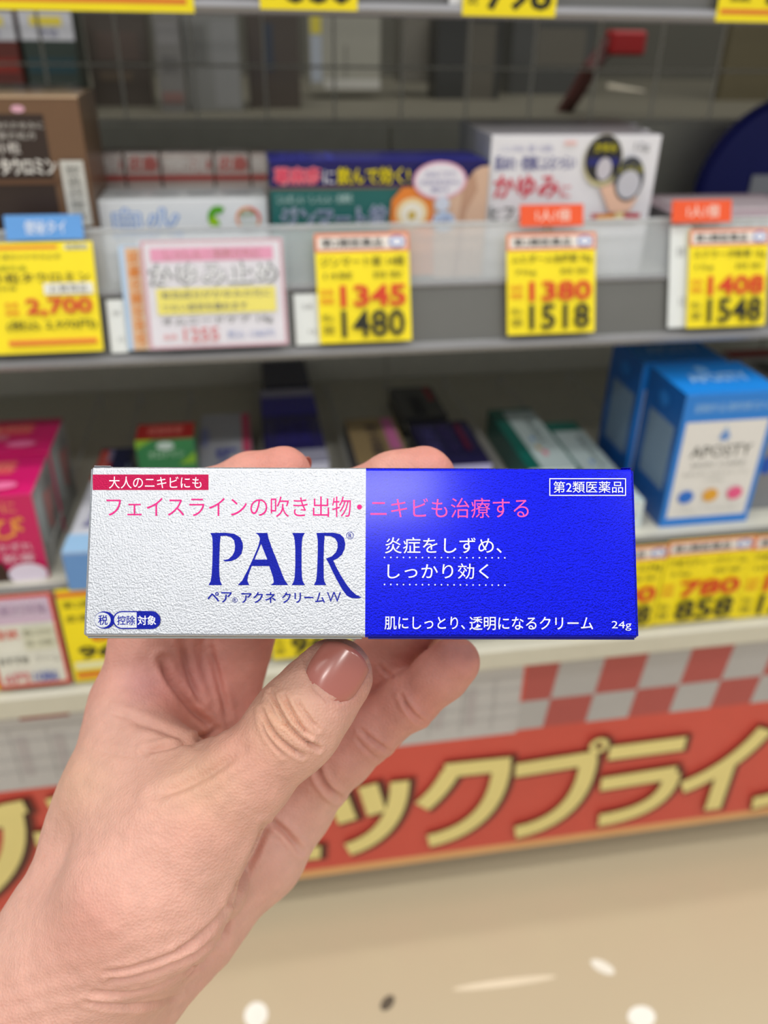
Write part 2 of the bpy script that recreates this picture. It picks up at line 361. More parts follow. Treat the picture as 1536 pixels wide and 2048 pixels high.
# top tags
yt = YT-.006
def topz(px, pb, up): return at_y(px, pb, yt).z, at_y(px, pb, yt).z+up
for xl, xr, pb, t, lb in [(-120, 388, 21, '', 'wide yellow price tag with orange stripe at the top left'), (520, 715, 20, '680', 'narrow yellow tag left of the others along the top edge, reading 680'),
                          (925, 1112, 33, '798', 'yellow tag on the top edge with a white ticket at its left, reading 798'), (1436, 1640, 45, '328', 'yellow price tag with orange stripe on the top shelf reading 328')]:
    z0, z1 = topz((xl+xr)/2, pb, .07)
    r, P = card('price_tag', lb, 'price tag', yt, at_y(xl, 10, yt).x, at_y(xr, 10, yt).x, z0, z1, group='yellow price tags')
    if t in ('', '328'):
        P.rect(.03, .9, .97, .94, ORA).text('税込価格', .1, .7, .3, .84, BLK, .02)
        P.text(t or '3,980円', .45, .6 if t else .55, .95, .86, BLK, .03)
    else: P.text('価格', .05, .78, .16, .92, BLK).text(t, .24, .70, .95, .955, (32, 32, 14), .03)
    P.text('本体価格', .1, .3, .4, .45, RED).rect(.0, 0, 1, .17, (226, 128, 84)); P.build('printing', r)
r, P = card('paper_ticket', 'white ticket left of the 798 price tag', 'ticket', yt+.003, at_y(900, 10, yt).x, at_y(928, 10, yt).x, at_y(912, 30, yt).z, at_y(912, 30, yt).z+.06, col=(225, 227, 230), group='white tickets')
P.text('8', .3, .4, .7, .5, (140, 140, 140)); P.build('printing', r)
# lower tags
yl = YL-.005
r, P = pxcard('price_tag', 'yellow price tag on the lower rail showing 780 and 858', 'price tag', yl, 1322, 1488, 1078, 1240, group='yellow price tags')
price(P, '第2類医薬品', 'アポスティークリーム', '24g     目安', '780', '858'); P.build('printing', r)
r, P = pxcard('price_tag', 'yellow price tag cut off at the right showing 1200 and 1320', 'price tag', yl, 1491, 1660, 1066, 1226, group='yellow price tags')
price(P, '第2類医薬品', 'アポスティローション', '100ml   目安', '1200', '1320'); P.build('printing', r)
for i, (xl, xr, pt, pb, lb, a, b) in enumerate([(1158, 1320, 1096, 1258, 'yellow price tag on the lower rail just right of the held box', '980', '1078'),
                                 (540, 700, 1150, 1312, 'yellow price tag on the lower rail peeking between hand and thumb', '880', '968')]):
    r, P = pxcard('price_tag', lb, 'price tag', yl, xl, xr, pt, pb, group='yellow price tags')
    price(P, '第2類医薬品', 'ペアクリーム24g', '24g     目安', a, b); P.build('printing', r)
r, P = pxcard('price_tag', 'yellow price tag with orange bands half hidden by the wrist', 'price tag', yl, 128, 300, 1172, 1358, group='yellow price tags')
P.rect(0, .03, 1, .08, ORA).text('第2類医薬品', .05, .12, .8, .2, (90, 88, 20)).text('皮膚の治療薬', .05, .26, .9, .34, (90, 88, 20)).text('880', .3, .42, .95, .56, RED, .03)
P.text('968', .12, .6, .8, .74, (60, 58, 14), .03).rect(.05, .77, .95, .85, (236, 234, 180)).rect(.05, .89, .95, .95, ORA); P.build('printing', r)
r, P = pxcard('price_card', 'white price card with red border beside the yellow tags at left', 'price card', yl-.002, -28, 124, 1187, 1374, col=(226, 226, 214))
P.frame(0, 0, 1, 1, .05, .04, (206, 62, 40)).rect(.05, .04, .95, .30, (206, 180, 204)).text('効果別特集', .1, .07, .92, .24, (240, 232, 244), .05).text('効果別特集', .11, .085, .91, .225, (150, 110, 150))
P.text('症状', .12, .35, .45, .45, (216, 70, 50), .03).rect(.5, .34, .93, .58, (214, 214, 190)).text('乾燥によるかゆみ', .52, .36, .9, .43, (110, 110, 90)).text('水虫・ひび割れ', .52, .47, .9, .54, (110, 110, 90))
P.text('おすすめ', .1, .64, .5, .72, (50, 50, 50), .03).text('クリーム', .6, .64, .92, .72, (130, 130, 130)).text('6円', .12, .82, .45, .93, (210, 60, 90), .03).text('1086', .52, .82, .85, .93, (70, 90, 180), .02)
P.build('printing', r)
r, P = pxcard('price_tag', 'yellow price tag cut off at the far left of the lower rail', 'price tag', yl, -150, 4, 1200, 1386, group='yellow price tags')
P.rect(.05, .89, .95, .95, ORA).text('税込 1078', .1, .5, .9, .7, BLK, .02); P.build('printing', r)

# ---------------------------------------------------------------- hanging banner
yb = YL+.003
zt, zb = ZLb-.0005, at_y(768, 1734, yb).z
xb0, xb1 = XL+.02, XR-.02
bn = thing('promotional_banner', ((xb0+xb1)/2, yb, zb), 'red banner with big yellow katakana lettering and checkered top under the lower shelf', 'banner')
bx('board', xb0, xb1, yb, yb+.003, zb, zt, M((208, 80, 66), .45, coat=.1), bn)
P = Print((0, yb, 0), (1, 0, 0), (0, 0, -1), px=True, rough=.45, coat=.1)
SL = -.1335
def bl(x, y): return y   # banner pixel coordinates
zs = [at_y(768, 1512, yb).z]
PB = Print((xb0, yb, zt), (1, 0, 0), (0, 0, -1), layer=.00001, rough=.45, coat=.1)
hh = zt-zb
def bu(px, py):
    p = at_y(px, py, yb); return (p.x-xb0, zt-p.z)
zr = zt-at_y(1223, 1438, yb).z    # start of the plain red field
zm_ = zt-at_y(1286, 1377, yb).z
PB.rect(0, hh-.010, xb1-xb0, hh, (226, 170, 110))
PB.rect(0, 0, xb1-xb0, .004, (150, 152, 170))
# checker: slanted squares, grey on red, right part; price-list paper left
g1, g2 = (178, 176, 174), (176, 80, 76)
xc0 = bu(1115, 1350)[0]; cw = bu(1202, 1350)[0]-bu(1115, 1350)[0]
PB.rect(xc0-cw*.7, .0042, xb1-xb0, zr, g2)
rows = [(.005, zm_), (zm_, zr)]
for j, (r0, r1) in enumerate(rows):
    for i in range(-1 if j else 0, 9):
        a = xc0 + cw*(2*i + (0 if j == 0 else 1)); sl = (r1-r0)*.1
        a += -.1*(r0-.02)
        PB.add([(a, r0), (a+cw, r0), (a+cw-sl, r1), (a-sl, r1)], [[0, 1, 2, 3]], g1)
xg = bu(1040, 1400)[0]
PB.rect(0, .0042, xg, zr+.003, (190, 188, 186))
nl = 34; 
for i in range(nl):
    a = xg*i/nl
    PB.rect(a+.004, .022, a+.0046, zr-.004, (160, 156, 156)); 
    if i % 3: PB.rect(a+.008, .03, a+.016, zr-.012, (178, 172, 172))
for b in (.02, .034, .052, .066): PB.rect(0, b, xg, b+.0006, (160, 158, 158))
a0, _ = bu(40, 1440); a1, _ = bu(142, 1440)
PB.rect(a0, .003, a1, .0125, (148, 26, 20))
PB.build('printing', bn)
# katakana strokes, drawn as thick strokes with a dark printed shadow
def qb(p0, p1, p2, n=10):
    return [((1-t)**2*p0[0]+2*(1-t)*t*p1[0]+t*t*p2[0], (1-t)**2*p0[1]+2*(1-t)*t*p1[1]+t*t*p2[1]) for t in [i/n for i in range(n+1)]]
ST = [
 # gu (visible edge)
 [(-70, 1640), (20, 1632)], qb((22, 1612), (60, 1720), (-60, 1800)), [(24, 1598), (36, 1622)], [(2, 1604), (14, 1628)],
 # chi
 [(72, 1672), (300, 1650)], qb((200, 1560), (170, 1590), (100, 1606)), qb((190, 1600), (200, 1740), (110, 1790)),
 # small e
 [(400, 1630), (560, 1612)], [(480, 1622), (484, 1712)], [(340, 1728), (640, 1697)],
 # small tsu
 [(670, 1576), (694, 1636)], [(734, 1564), (752, 1620)], qb((798, 1556), (796, 1660), (694, 1692)),
 # ku
 qb((900, 1536), (880, 1575), (842, 1606)), [(886, 1535), (1018, 1521)], qb((1001, 1524), (990, 1645), (855, 1675)),
 # pu
 [(1028, 1534), (1190, 1508)], qb((1174, 1512), (1160, 1630), (1028, 1658)),
 # ra
 [(1214, 1500), (1366, 1480)], [(1198, 1562), (1348, 1538)], qb((1340, 1540), (1330, 1612), (1194, 1634)),
 # i
 qb((1526, 1452), (1460, 1530), (1360, 1568)), [(1450, 1522), (1420, 1612)],
 # su
 [(1600, 1480), (1760, 1460)], qb((1740, 1462), (1690, 1560), (1500, 1600)), [(1660, 1530), (1760, 1600)],
]
LW = .0172
def strokes(dx, dz, w, col, lay, name):
    Q = Print((xb0, yb, zt), (1, 0, 0), (0, 0, -1), layer=.00004, rough=.45, coat=.1); Q.k = lay
    for s_ in ST:
        p = [bu(*q) for q in s_]
        e0 = (Vector(p[0])-Vector(p[1])).normalized()*(w-LW)/2; e1 = (Vector(p[-1])-Vector(p[-2])).normalized()*(w-LW)/2
        p[0] = (p[0][0]+e0.x, p[0][1]+e0.y); p[-1] = (p[-1][0]+e1.x, p[-1][1]+e1.y)
        Q.stroke([(a+dx, b+dz) for a, b in p], w, col)
    c = bu(1194, 1484); Q.ring(c[0]+dx, c[1]+dz, .0092+(w-LW)/2, .0092+(w-LW)/2, .0052+(w-LW)/2, .0052+(w-LW)/2, col)
    return Q.build(name, bn)
strokes(.0042, .0024, LW*1.38, (140, 50, 38), 30, 'lettering_shadow')
strokes(.0032, .0018, LW*1.16, (62, 22, 14), 60, 'lettering_shadow')
strokes(0, 0, LW, (232, 216, 138), 90, 'lettering')
# ---------------------------------------------------------------- products on the middle shelf
yf = YM+.02
F = pxcarton('medicine_carton', 'tall brown and gold carton with white katakana at the left end', 'box', -120, 176, 192, 330, yf, ZM, .075,
             dict(front=(112, 82, 56), top=(196, 164, 130), right=(104, 76, 50)))
P = F.front(vsc=0.7); P.rect(.03, .12, .75, 1.36, (52, 38, 32)).ell(.59, .085, .045, .025, (222, 170, 190)).rect(0, 0, 1, .012, (206, 178, 146))
P.text('皮膚のかゆみに', .35, .17, .74, .22, (200, 196, 190)).text('漢方処方', .42, .24, .68, .29, (200, 196, 190)).text('小粒', .40, .31, .56, .39, (225, 220, 215), .02)
P.text('タウロミン', .40, .42, .78, .54, (235, 232, 226), .05).rect(.3, .57, .78, .61, (96, 66, 44))
P.rect(.81, .44, .97, .92, (206, 206, 200)).text('要確認事項', .84, .47, .94, .88, (130, 130, 126), rot=1); P.build('printing', F.root)
F = pxcarton('medicine_carton', 'dark carton standing behind the brown and gold carton', 'box', -80, 158, 178, 330, yf+.082, ZM, .06, dict(front=(58, 52, 46), top=(92, 90, 86)))
P = F.top(); P.text('タウロミン', .2, .2, .9, .8, (140, 136, 130)); P.build('printing', F.root)
yw = YM+.03
F = pxcarton('medicine_carton', 'white carton with blue outlined kanji and a green crescent', 'box', 200, 536, 398, 440, yw, ZM, .045,
             dict(front=(232, 236, 240), top=(206, 210, 212), left=(205, 210, 216)))
P = F.front(vsc=0.74); P.text('自火', .07, .12, .48, .62, (104, 156, 226), .10).text('自火', .085, .14, .465, .60, (236, 242, 250), .0)
P.ring(.70, .30, .065, .19, .042, .12, (84, 168, 20), t0=.22, t1=.86).ell(.67, .36, .03, .08, (150, 200, 0)).ring(.88, .32, .075, .19, .014, .04, (240, 150, 90)).ring(.88, .32, .075, .19, .016, .05, (226, 80, 60), t0=.78, t1=1.02)
P.text('症状', .83, .18, .92, .30, (120, 150, 60)).rect(.83, .36, .93, .5, (196, 204, 200)).text('軟膏クリーム', .1, .72, .9, .9, (120, 150, 200)); P.build('printing', F.root)
P = F.top(); 
for i in range(4): P.rect(.08+.22*i, .3, .24+.22*i, .7, (188, 190, 192))
P.build('printing', F.root)
# row of pale red and white patterned cartons behind it
for i, (a, b) in enumerate([(188, 250), (254, 322), (326, 428), (432, 500), (504, 540)]):
    lb = ['leftmost', 'second from left', 'middle and widest', 'second from right', 'narrow rightmost'][i]
    F = pxcarton('medicine_carton', lb+' red and white patterned carton behind the white kanji carton', 'box', a, b, 306, 360, YM+.115, ZM, .03,
                 dict(front=(206, 190, 182), top=(150, 140, 132)), group='red and white patterned cartons')
    P = F.front(vsc=0.42); P.ell(.3, .2, .28, .13, (224, 216, 208)).ell(.75, .26, .22, .15, (196, 120, 112)).text('皮膚', .1, .06, .9, .42, (214, 120, 112) if i % 2 else (236, 228, 220), .03)
    P.rect(0, .5, 1, .62, (190, 70, 62)); P.build('printing', F.root)
# navy and teal carton
F = pxcarton('medicine_carton', 'wide navy and teal carton with yellow and pink katakana headline', 'box', 541, 972, 322, 400, YM+.022, ZM, .05,
             dict(front=(14, 100, 98), top=(40, 42, 150), left=(10, 70, 70)))
P = F.front(vsc=0.77)
P.rect(0, 0, 1, .26, (20, 14, 92)).rect(0, .262, .62, .285, (124, 92, 84))
P.text('蕁麻疹', .02, .05, .23, .24, (236, 150, 160), .1).text('蕁麻疹', .025, .06, .225, .23, (226, 60, 96), .01).text('に', .24, .09, .29, .23, (220, 220, 230), .03)
P.text('飲んで効く!', .30, .05, .63, .24, (60, 58, 20), .08).text('飲んで効く!', .30, .06, .63, .235, (246, 226, 0), .02)
P.text('じんましん・しっしん・皮膚炎', .03, .33, .37, .43, (176, 206, 206), .01)
P.text('ジンマート錠', .04, .45, .53, .74, (196, 206, 226), .06).text('ジンマート錠', .045, .46, .525, .73, (80, 92, 140), .0)
P.poly([(.53, 1.25), (.55, .4), (.60, .27), (.75, .26), (.78, 1.25)], (232, 134, 50)).ell(.645, .55, .075, .17, (240, 214, 160)).ell(.645, .55, .055, .12, (240, 236, 222)).ell(.645, .57, .02, .05, (206, 180, 90))
P.poly([(.74, .26), (.88, .26), (.93, .10), (.96, .06), (1, .05), (1, 1.28), (.76, 1.28)], (214, 180, 156)).poly([(.88, .27), (.93, .11), (.95, .3), (.9, .55), (.88, 1.28), (.85, 1.28)], (190, 150, 126))
P.ell(.77, .20, .125, .20, (232, 176, 200)).ell(.77, .20, .112, .175, (232, 230, 240)).text('のみぐすり', .70, .1, .84, .17, (90, 90, 160)).text('かゆみを元から', .68, .19, .86, .25, (90, 90, 160)).text('鎮める', .73, .27, .81, .32, (90, 90, 160))
P.ell(.785, .45, .035, .08, (206, 214, 232)).ell(.795, .64, .055, .11, (186, 204, 232)).text('14錠', .76, .58, .83, .68, (100, 120, 180)).text('抗ヒスタミン', .58, .72, .70, .79, (80, 60, 50))
P.build('printing', F.root)
P = F.top(); P.text('ジンマート錠', .05, .1, .3, .85, (110, 116, 236)); P.build('printing', F.root)
# three white itch cartons one behind another
for i in (2, 1, 0):
    o = .045*i
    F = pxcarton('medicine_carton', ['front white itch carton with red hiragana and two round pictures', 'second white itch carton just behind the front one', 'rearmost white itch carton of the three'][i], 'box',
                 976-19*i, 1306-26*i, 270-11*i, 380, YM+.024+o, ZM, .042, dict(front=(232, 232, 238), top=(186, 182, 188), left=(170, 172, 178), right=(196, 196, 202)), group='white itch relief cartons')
    P = F.front(vsc=0.72)
    P.text('しつこいかゆみ・湿疹・ひび割れ', .05, .09, .36, .16, (140, 140, 190)).text('肌あれ・乾燥によるつらい', .03, .19, .50, .33, (70, 72, 150), .02)
    P.text('かゆみ', .03, .37, .42, .60, (216, 70, 90), .05).text('に', .43, .47, .49, .60, (224, 110, 120), .02).text('ヒフメディカ', .02, .66, .5, .82, (90, 96, 96), .03)
    P.rect(.42, .05, .49, .09, (240, 200, 196)).text('12g', .84, .07, .93, .16, (120, 120, 124))
    P.ell(.66, .24, .115, .25, (206, 198, 150)).ell(.66, .22, .11, .225, (40, 38, 40)).rect(.565, .21, .755, .29, (30, 34, 110)).text('かゆみ', .60, .07, .73, .16, (206, 196, 20), .04).ell(.67, .32, .045, .11, (200, 196, 206))
    P.poly([(.66, .5), (.75, .45), (.9, .6), (.86, .74), (.74, .75)], (232, 190, 166)).ell(.83, .42, .09, .22, (60, 62, 70)).text('しっしん', .76, .27, .91, .35, (196, 190, 20), .03).ell(.83, .47, .07, .14, (196, 196, 206))
    P.rect(.63, .76, .93, .85, (186, 30, 50)).rect(.66, .77, .77, .84, (232, 160, 20)).ell(.80, .79, .03, .05, (226, 206, 150))
    P.build('printing', F.root)
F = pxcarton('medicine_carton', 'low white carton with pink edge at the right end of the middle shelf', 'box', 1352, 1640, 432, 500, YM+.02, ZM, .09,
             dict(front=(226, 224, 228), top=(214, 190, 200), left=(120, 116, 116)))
P = F.front(vsc=0.6); P.rect(0, 0, 1, .06, (214, 110, 130)).text('かゆみ止め', .3, .15, .8, .4, (150, 150, 150), .02); P.build('printing', F.root)
P = F.top(); P.rect(.1, .2, .9, .8, (232, 216, 222)); P.build('printing', F.root)
# blue round display at the right rear
p = at_y(1560, 395, .80); R_ = .094
bm_v = []; nb = 48
bl_root = thing('round_display', (p.x, p.y, ZM), 'large dark blue round display panel at the right rear of the middle shelf', 'display')
vs, fs = [], []
for y_, r_ in ((-.008, R_-.004), (-.004, R_), (.004, R_), (.008, R_-.004)):
    vs += [(p.x+r_*math.cos(2*math.pi*i/nb), p.y+y_, p.z+.0+r_*math.sin(2*math.pi*i/nb)) for i in range(nb)]
for j in range(3):
    fs += [[j*nb+i, j*nb+(i+1) % nb, (j+1)*nb+(i+1) % nb, (j+1)*nb+i] for i in range(nb)]
fs += [list(range(nb))[::-1], [3*nb+i for i in range(nb)]]
mesh('disc', vs, fs, M((10, 24, 128), .5), bl_root)
bx('stand', p.x-.02, p.x+.02, p.y+.01, p.y+.016, ZM, p.z, M((20, 30, 110), .5), bl_root)
a = at_y(1505, 350, p.y-.009); b = at_y(1600, 405, p.y-.009)
bx('white_patch', a.x, b.x, p.y-.010, p.y-.008, b.z, a.z, M((210, 212, 220), .5), bl_root)

# ---------------------------------------------------------------- seen through the wire grid
rd = thing('rear_shelf', (.3, 1.1, ZG-.02), 'dark olive shelf deck beyond the wire grid', 'shelf')
bx('deck', XL, 2.2, YB+.03, 1.75, ZG-.014, ZG-.002, M((92, 88, 74), .6), rd)
bx('rear_board', XL, 2.2, 1.75, 1.765, .2, 1.6, M((74, 72, 62), .6), rd)
bx('post', at_y(1452, 120, 1.2).x, at_y(1452, 120, 1.2).x+.14, 1.2, 1.22, 0, 1.5, M((84, 76, 52), .6), rd)
def back(label, xl, xr, pt, y, d, cols, name='rear_carton', z=ZG-.002, pm=150, prt=None, group='packages beyond the wire grid'):
    F = pxcarton(name, label, 'box', xl, xr, pt, pm, y, z, d, cols, group=group)
    if prt: P = F.front(); prt(P); P.build('printing', F.root)
    return F
def cans(c): return lambda P: (P.rect(0, 0, 1, .28, (200, 200, 205)), P.rect(.2, .05, .8, .14, (226, 206, 70)), P.text('特価', .3, .16, .7, .25, (120, 120, 150)), P.rect(.05, .45, .95, .6, c))
back('dark red package beyond the grid at the upper left, behind the brown carton', -60, 46, 22, 1.0, .06, dict(front=(92, 34, 22)), prt=cans((130, 40, 30)))
back('dark green package beyond the grid, beside the dark red one', 56, 160, 22, 1.0, .06, dict(front=(40, 52, 44)), prt=cans((30, 60, 66)))
def pale(P): P.rect(.1, .08, .9, .3, (120, 118, 116)).text('薬用', .2, .4, .8, .6, (90, 88, 86), .02).rect(.1, .78, .9, .9, (116, 90, 84))
back('slim pale grey package beyond the grid above the patterned cartons', 316, 368, 28, 1.0, .05, dict(front=(106, 104, 100)), prt=pale)
back('wider pale grey package beyond the grid, touching the slim one', 374, 482, 30, 1.02, .05, dict(front=(112, 112, 108)), prt=lambda P: P.rect(.5, .05, .95, .95, (122, 122, 120)).rect(.08, .1, .4, .5, (96, 96, 92)))
back('brown grey package beyond the grid, left of the slim grey one', 182, 300, 24, 1.08, .06, dict(front=(70, 62, 54)), prt=lambda P: P.rect(.15, .2, .85, .5, (80, 68, 60)).rect(.15, .62, .7, .72, (86, 74, 60)))
back('brown package beyond the grid right of the pale grey pair', 498, 600, 26, 1.06, .06, dict(front=(66, 58, 50)), prt=lambda P: P.rect(.3, .1, .5, .6, (50, 56, 66)))
back('white package with yellow top label beyond the grid at centre', 620, 760, 30, 1.2, .05, dict(front=(138, 136, 124)), z=at_y(690, 178, 1.2).z, prt=lambda P: P.rect(.02, .02, .17, .25, (190, 176, 60)).rect(.02, .27, .17, .9, (150, 156, 164)).rect(.5, .4, .52, 1, (90, 88, 80)).rect(.2, .86, 1, 1, (170, 168, 160)))
back('greyish package beyond the grid right of the centre one', 800, 868, 34, 1.25, .05, dict(front=(98, 94, 84)), z=at_y(830, 165, 1.25).z)
back('dark package beyond the grid above the navy carton', 872, 1000, 36, 1.2, .05, dict(front=(40, 40, 36)), z=at_y(930, 220, 1.2).z, prt=lambda P: P.rect(.45, .05, .9, .95, (78, 74, 64)))
back('dim package beyond the grid left of the red holder', 1020, 1180, 40, 1.3, .05, dict(front=(60, 60, 56)), z=at_y(1090, 190, 1.3).z, prt=lambda P: P.rect(.3, .1, .9, .6, (84, 80, 70)))
rh = thing('price_holder', tuple(at_y(1259, 110, .95)), 'dark red price holder block on a slanting arm beyond the grid', 'holder')
a, b = at_y(1228, 60, .95), at_y(1290, 112, .95)
bx('block', a.x, b.x, .95, .975, b.z, a.z, M((140, 10, 12), .45), rh, .003)
tube('arm', [at_y(1225, 80, .965), at_y(1185, 130, .97), at_y(1150, 190, 1.0), at_y(1120, 235, 1.05)], .009, M((84, 44, 40), .5), rh)
a, b, c = at_y(1290, 165, 1.5), at_y(1440, 240, 1.3), at_y(1210, 160, 1.5)
wl = thing('rear_price_rail', tuple((a+b)/2), 'pale lit price rail of another shelf beyond the grid, slanting down', 'rail')
p0, p1, p2_, p3 = at_y(1215, 168, 1.45), at_y(1432, 212, 1.25), at_y(1425, 240, 1.25), at_y(1215, 188, 1.45)
q0, q1 = at_y(1240, 136, 1.45), at_y(1440, 172, 1.25)
mesh('rail', [p0, p1, p2_, p3]+[p+Vector((.01, .02, 0)) for p in (p0, p1, p2_, p3)], [[0, 1, 2, 3], [7, 6, 5, 4], [0, 4, 5, 1], [1, 5, 6, 2], [2, 6, 7, 3], [3, 7, 4, 0]], M((232, 222, 200), .5), wl)
for t in (.28, .34, .66):
    c_ = p0.lerp(p1, t)+Vector((-.001, -.002, -.001)); d_ = p3.lerp(p2_, t)+Vector((-.001, -.002, .001)); e = (p1-p0).normalized()*.008
    mesh('rail_label', [c_, c_+e, d_+e, d_], [[0, 1, 2, 3]], M((190, 110, 104) if t < .6 else (110, 100, 90), .5), wl)

# ---------------------------------------------------------------- products on the lower shelf
PINK = (222, 20, 112)
# two pink cartons, one behind the other
zf = at_y(30, 990, YL+.012).z
x1 = at_y(84, 1080, YL+.012).x
for i in (1, 0):
    y0 = YL+.012+i*.062
    F = carton('ointment_carton', ['front pink carton with gold hiragana and a white circle', 'rear pink carton behind the gold lettered pink one'][i], 'box', x1-.085, x1+.001*i, y0, y0+.06, ZL, zf+.001*i,
               dict(front=(202, 0, 92), top=PINK, right=(150, 150, 148), left=PINK), group='pink hand ointment cartons')
    P = F.top(); P.rect(.1, .15, .78, .5, (230, 80, 96)).text('薬用しもやけに', .2, .2, .8, .42, (240, 150, 130), .02).text('あかぎれ・ひび・手荒れ', .1, .5, .62, .66, (250, 170, 190), .02).text('ユースキン製', .08, .72, .5, .86, (250, 190, 210), .03).ell(.75, .8, .12, .09, (244, 120, 170))
    P.build('printing', F.root)
    P = F.right(); P.poly([(.05, .12), (.35, .05), (.35, .75), (.05, .6)], (176, 180, 178)).poly([(.4, .2), (.9, .3), (.6, .7), (.42, .6)], (190, 130, 126)).text('成分と使用法', .6, .1, .8, .9, (110, 110, 110), rot=1); P.build('printing', F.root)
    P = F.front(); P.text('しみる手に', .28, .06, .86, .2, (232, 140, 96), .04).text('びび', .36, .24, .9, .5, (236, 150, 70), .05).text('ひび・あかぎれ', .3, .54, .92, .64, (240, 190, 205), .02).text('に効く軟膏', .3, .67, .92, .78, (240, 190, 205), .02)
    P.poly([(.28, .82), (.55, .78), (.5, 1), (.28, 1)], (230, 180, 150)).poly([(.52, .76), (.66, .76), (.72, 1), (.56, 1)], (60, 36, 26)).ell(.84, .92, .15, .13, (232, 220, 236)); P.build('printing', F.root)
def lying(label, xl, xr, pf, pb, h, cols, rz=0., group=None, name='ointment_carton', dx=0., base=None):
    """carton lying with its lid up: front edge at row pf, rear edge at row pb"""
    zt_ = (ZL if base is None else base)+h
    a, b = at_z(xl, pf, zt_), at_z(xr, pf, zt_); c = at_z((xl+xr)/2, pb, zt_)
    return carton(name, label, 'box', a.x, b.x, a.y, c.y, zt_-h, zt_, cols, group=group, rz=rz, pivot=((a.x+b.x)/2, a.y))
F = lying('white and light blue carton lying beside the pink cartons', 122, 196, 1110, 905, .03, dict(front=(96, 146, 206), top=(214, 216, 226), left=(88, 98, 110), right=(200, 205, 215)), rz=-.05)
P = F.top(); P.rect(0, 0, .45, .34, (198, 50, 44)).rect(.45, 0, 1, .34, (28, 34, 74)).text('薬用軟膏', .1, .04, .36, .3, (232, 150, 140), rot=1).text('Sepamil', .3, .42, .7, .78, (120, 120, 170), .03, rot=1).rect(0, .85, 1, 1, (150, 190, 226)); P.build('printing', F.root)
F = lying('small navy carton behind the white and light blue carton', 194, 262, 930, 896, .03, dict(front=(30, 44, 84), top=(28, 40, 74)))
P = F.top(); P.text('薬用', .25, .15, .65, .9, (120, 140, 180), .03); P.build('printing', F.root)
F = carton('ointment_carton', 'red and green carton standing in its lane', 'box', at_y(272, 900, .60).x, at_y(390, 900, .60).x, .60, .63, ZL, at_y(330, 878, .60).z,
           dict(front=(30, 124, 66), top=(176, 24, 28)))
P = F.front(); P.poly([(0, 0), (.3, 0), (0, .14)], (130, 180, 40)).ell(.5, .1, .15, .06, (196, 214, 206)).text('オロナイン', .2, .17, .8, .27, (190, 226, 196), .03).poly([(.7, .38), (1, .2), (1, .38)], (130, 180, 40)); P.build('printing', F.root)
P = F.top(); P.text('殺菌軟膏', .2, .25, .8, .75, (226, 120, 110), .03); P.build('printing', F.root)
F = lying('silver carton with pink stripe and purple lettering, left of the fingertip', 392, 512, 1010, 827, .02, dict(front=(190, 190, 200), top=(196, 200, 214), left=(120, 120, 124)))
P = F.top(); P.rect(.82, .02, .98, .5, (232, 84, 130)).text('PAIR', .32, .45, .72, .95, (90, 100, 190), .02, rot=1).ell(.1, .3, .08, .12, (150, 160, 216)); P.build('printing', F.root)
F = lying('dark navy carton at the rear of its lane', 528, 622, 776, 716, .025, dict(front=(12, 12, 44), top=(20, 20, 66)))
F = lying('violet and white carton in front of the dark navy one', 534, 660, 930, 778, .026, dict(front=(205, 205, 225), top=(36, 30, 110), left=(20, 18, 60), right=(170, 170, 196)))
P = F.top(); P.rect(0, 0, 1, .12, (176, 176, 206)).rect(0, .12, 1, .4, (64, 58, 176)).text('治療薬', .2, .45, .8, .8, (56, 50, 140), .02).rect(0, .86, 1, 1, (196, 196, 222)); P.build('printing', F.root)
F = lying('beige carton with a pink label and dark lettering', 716, 828, 930, 834, .026, dict(front=(60, 58, 70), top=(170, 146, 104), left=(40, 40, 66)))
P = F.top(); P.text('漢方の皮膚薬', .34, .15, .6, .85, (96, 84, 80), .04, rot=1).rect(.7, .05, .92, .75, (226, 124, 184)); P.build('printing', F.root)
F = lying('dim grey carton with a small red label at the rear', 806, 900, 838, 772, .02, dict(front=(50, 50, 56), top=(66, 68, 72)))
P = F.top(); P.rect(.75, .05, .9, .5, (160, 50, 66)).text('軟膏', .3, .3, .6, .9, (44, 46, 60), .03); P.build('printing', F.root)
F = lying('navy carton with faint lilac writing, behind the second fingertip', 858, 990, 935, 840, .026, dict(front=(190, 186, 226), top=(26, 22, 78), left=(14, 12, 40)))
P = F.top(); P.text('ニキビ治療薬', .12, .1, .34, .9, (96, 90, 160), .02, rot=1).text('クリーム', .45, .1, .6, .7, (80, 60, 130), .02, rot=1).rect(.72, .1, .82, .7, (100, 24, 60)); P.build('printing', F.root)
TE = (4, 112, 100)
for i, (xl, xr, pf, pb) in enumerate([(1058, 1160, 940, 812), (1210, 1296, 1008, 836)]):
    F = lying(['teal carton with white lid and coloured dots', 'teal and white carton reaching down beside the held box'][i], xl, xr, pf, pb, .024+.004*(1-i), dict(front=(214, 226, 226), top=TE, left=(0, 84, 76), right=(190, 210, 208)), group='teal skin care cartons')
    P = F.top(); P.rect(.28 if i == 0 else .1, .06 if i == 0 else .14, .98, 1, (206, 224, 224)).text('APOSTY', .62, .2, .8, .62, (120, 140, 140), .02, rot=1).ell(.5, .55, .05, .03, (120, 170, 230)).ell(.5, .7, .05, .03, (240, 190, 110)).ell(.56, .78, .06, .04, (240, 140, 160)); P.build('printing', F.root)
    P = F.front(); P.text('24g', .4, .3, .8, .6, (110, 120, 120)); P.build('printing', F.root)
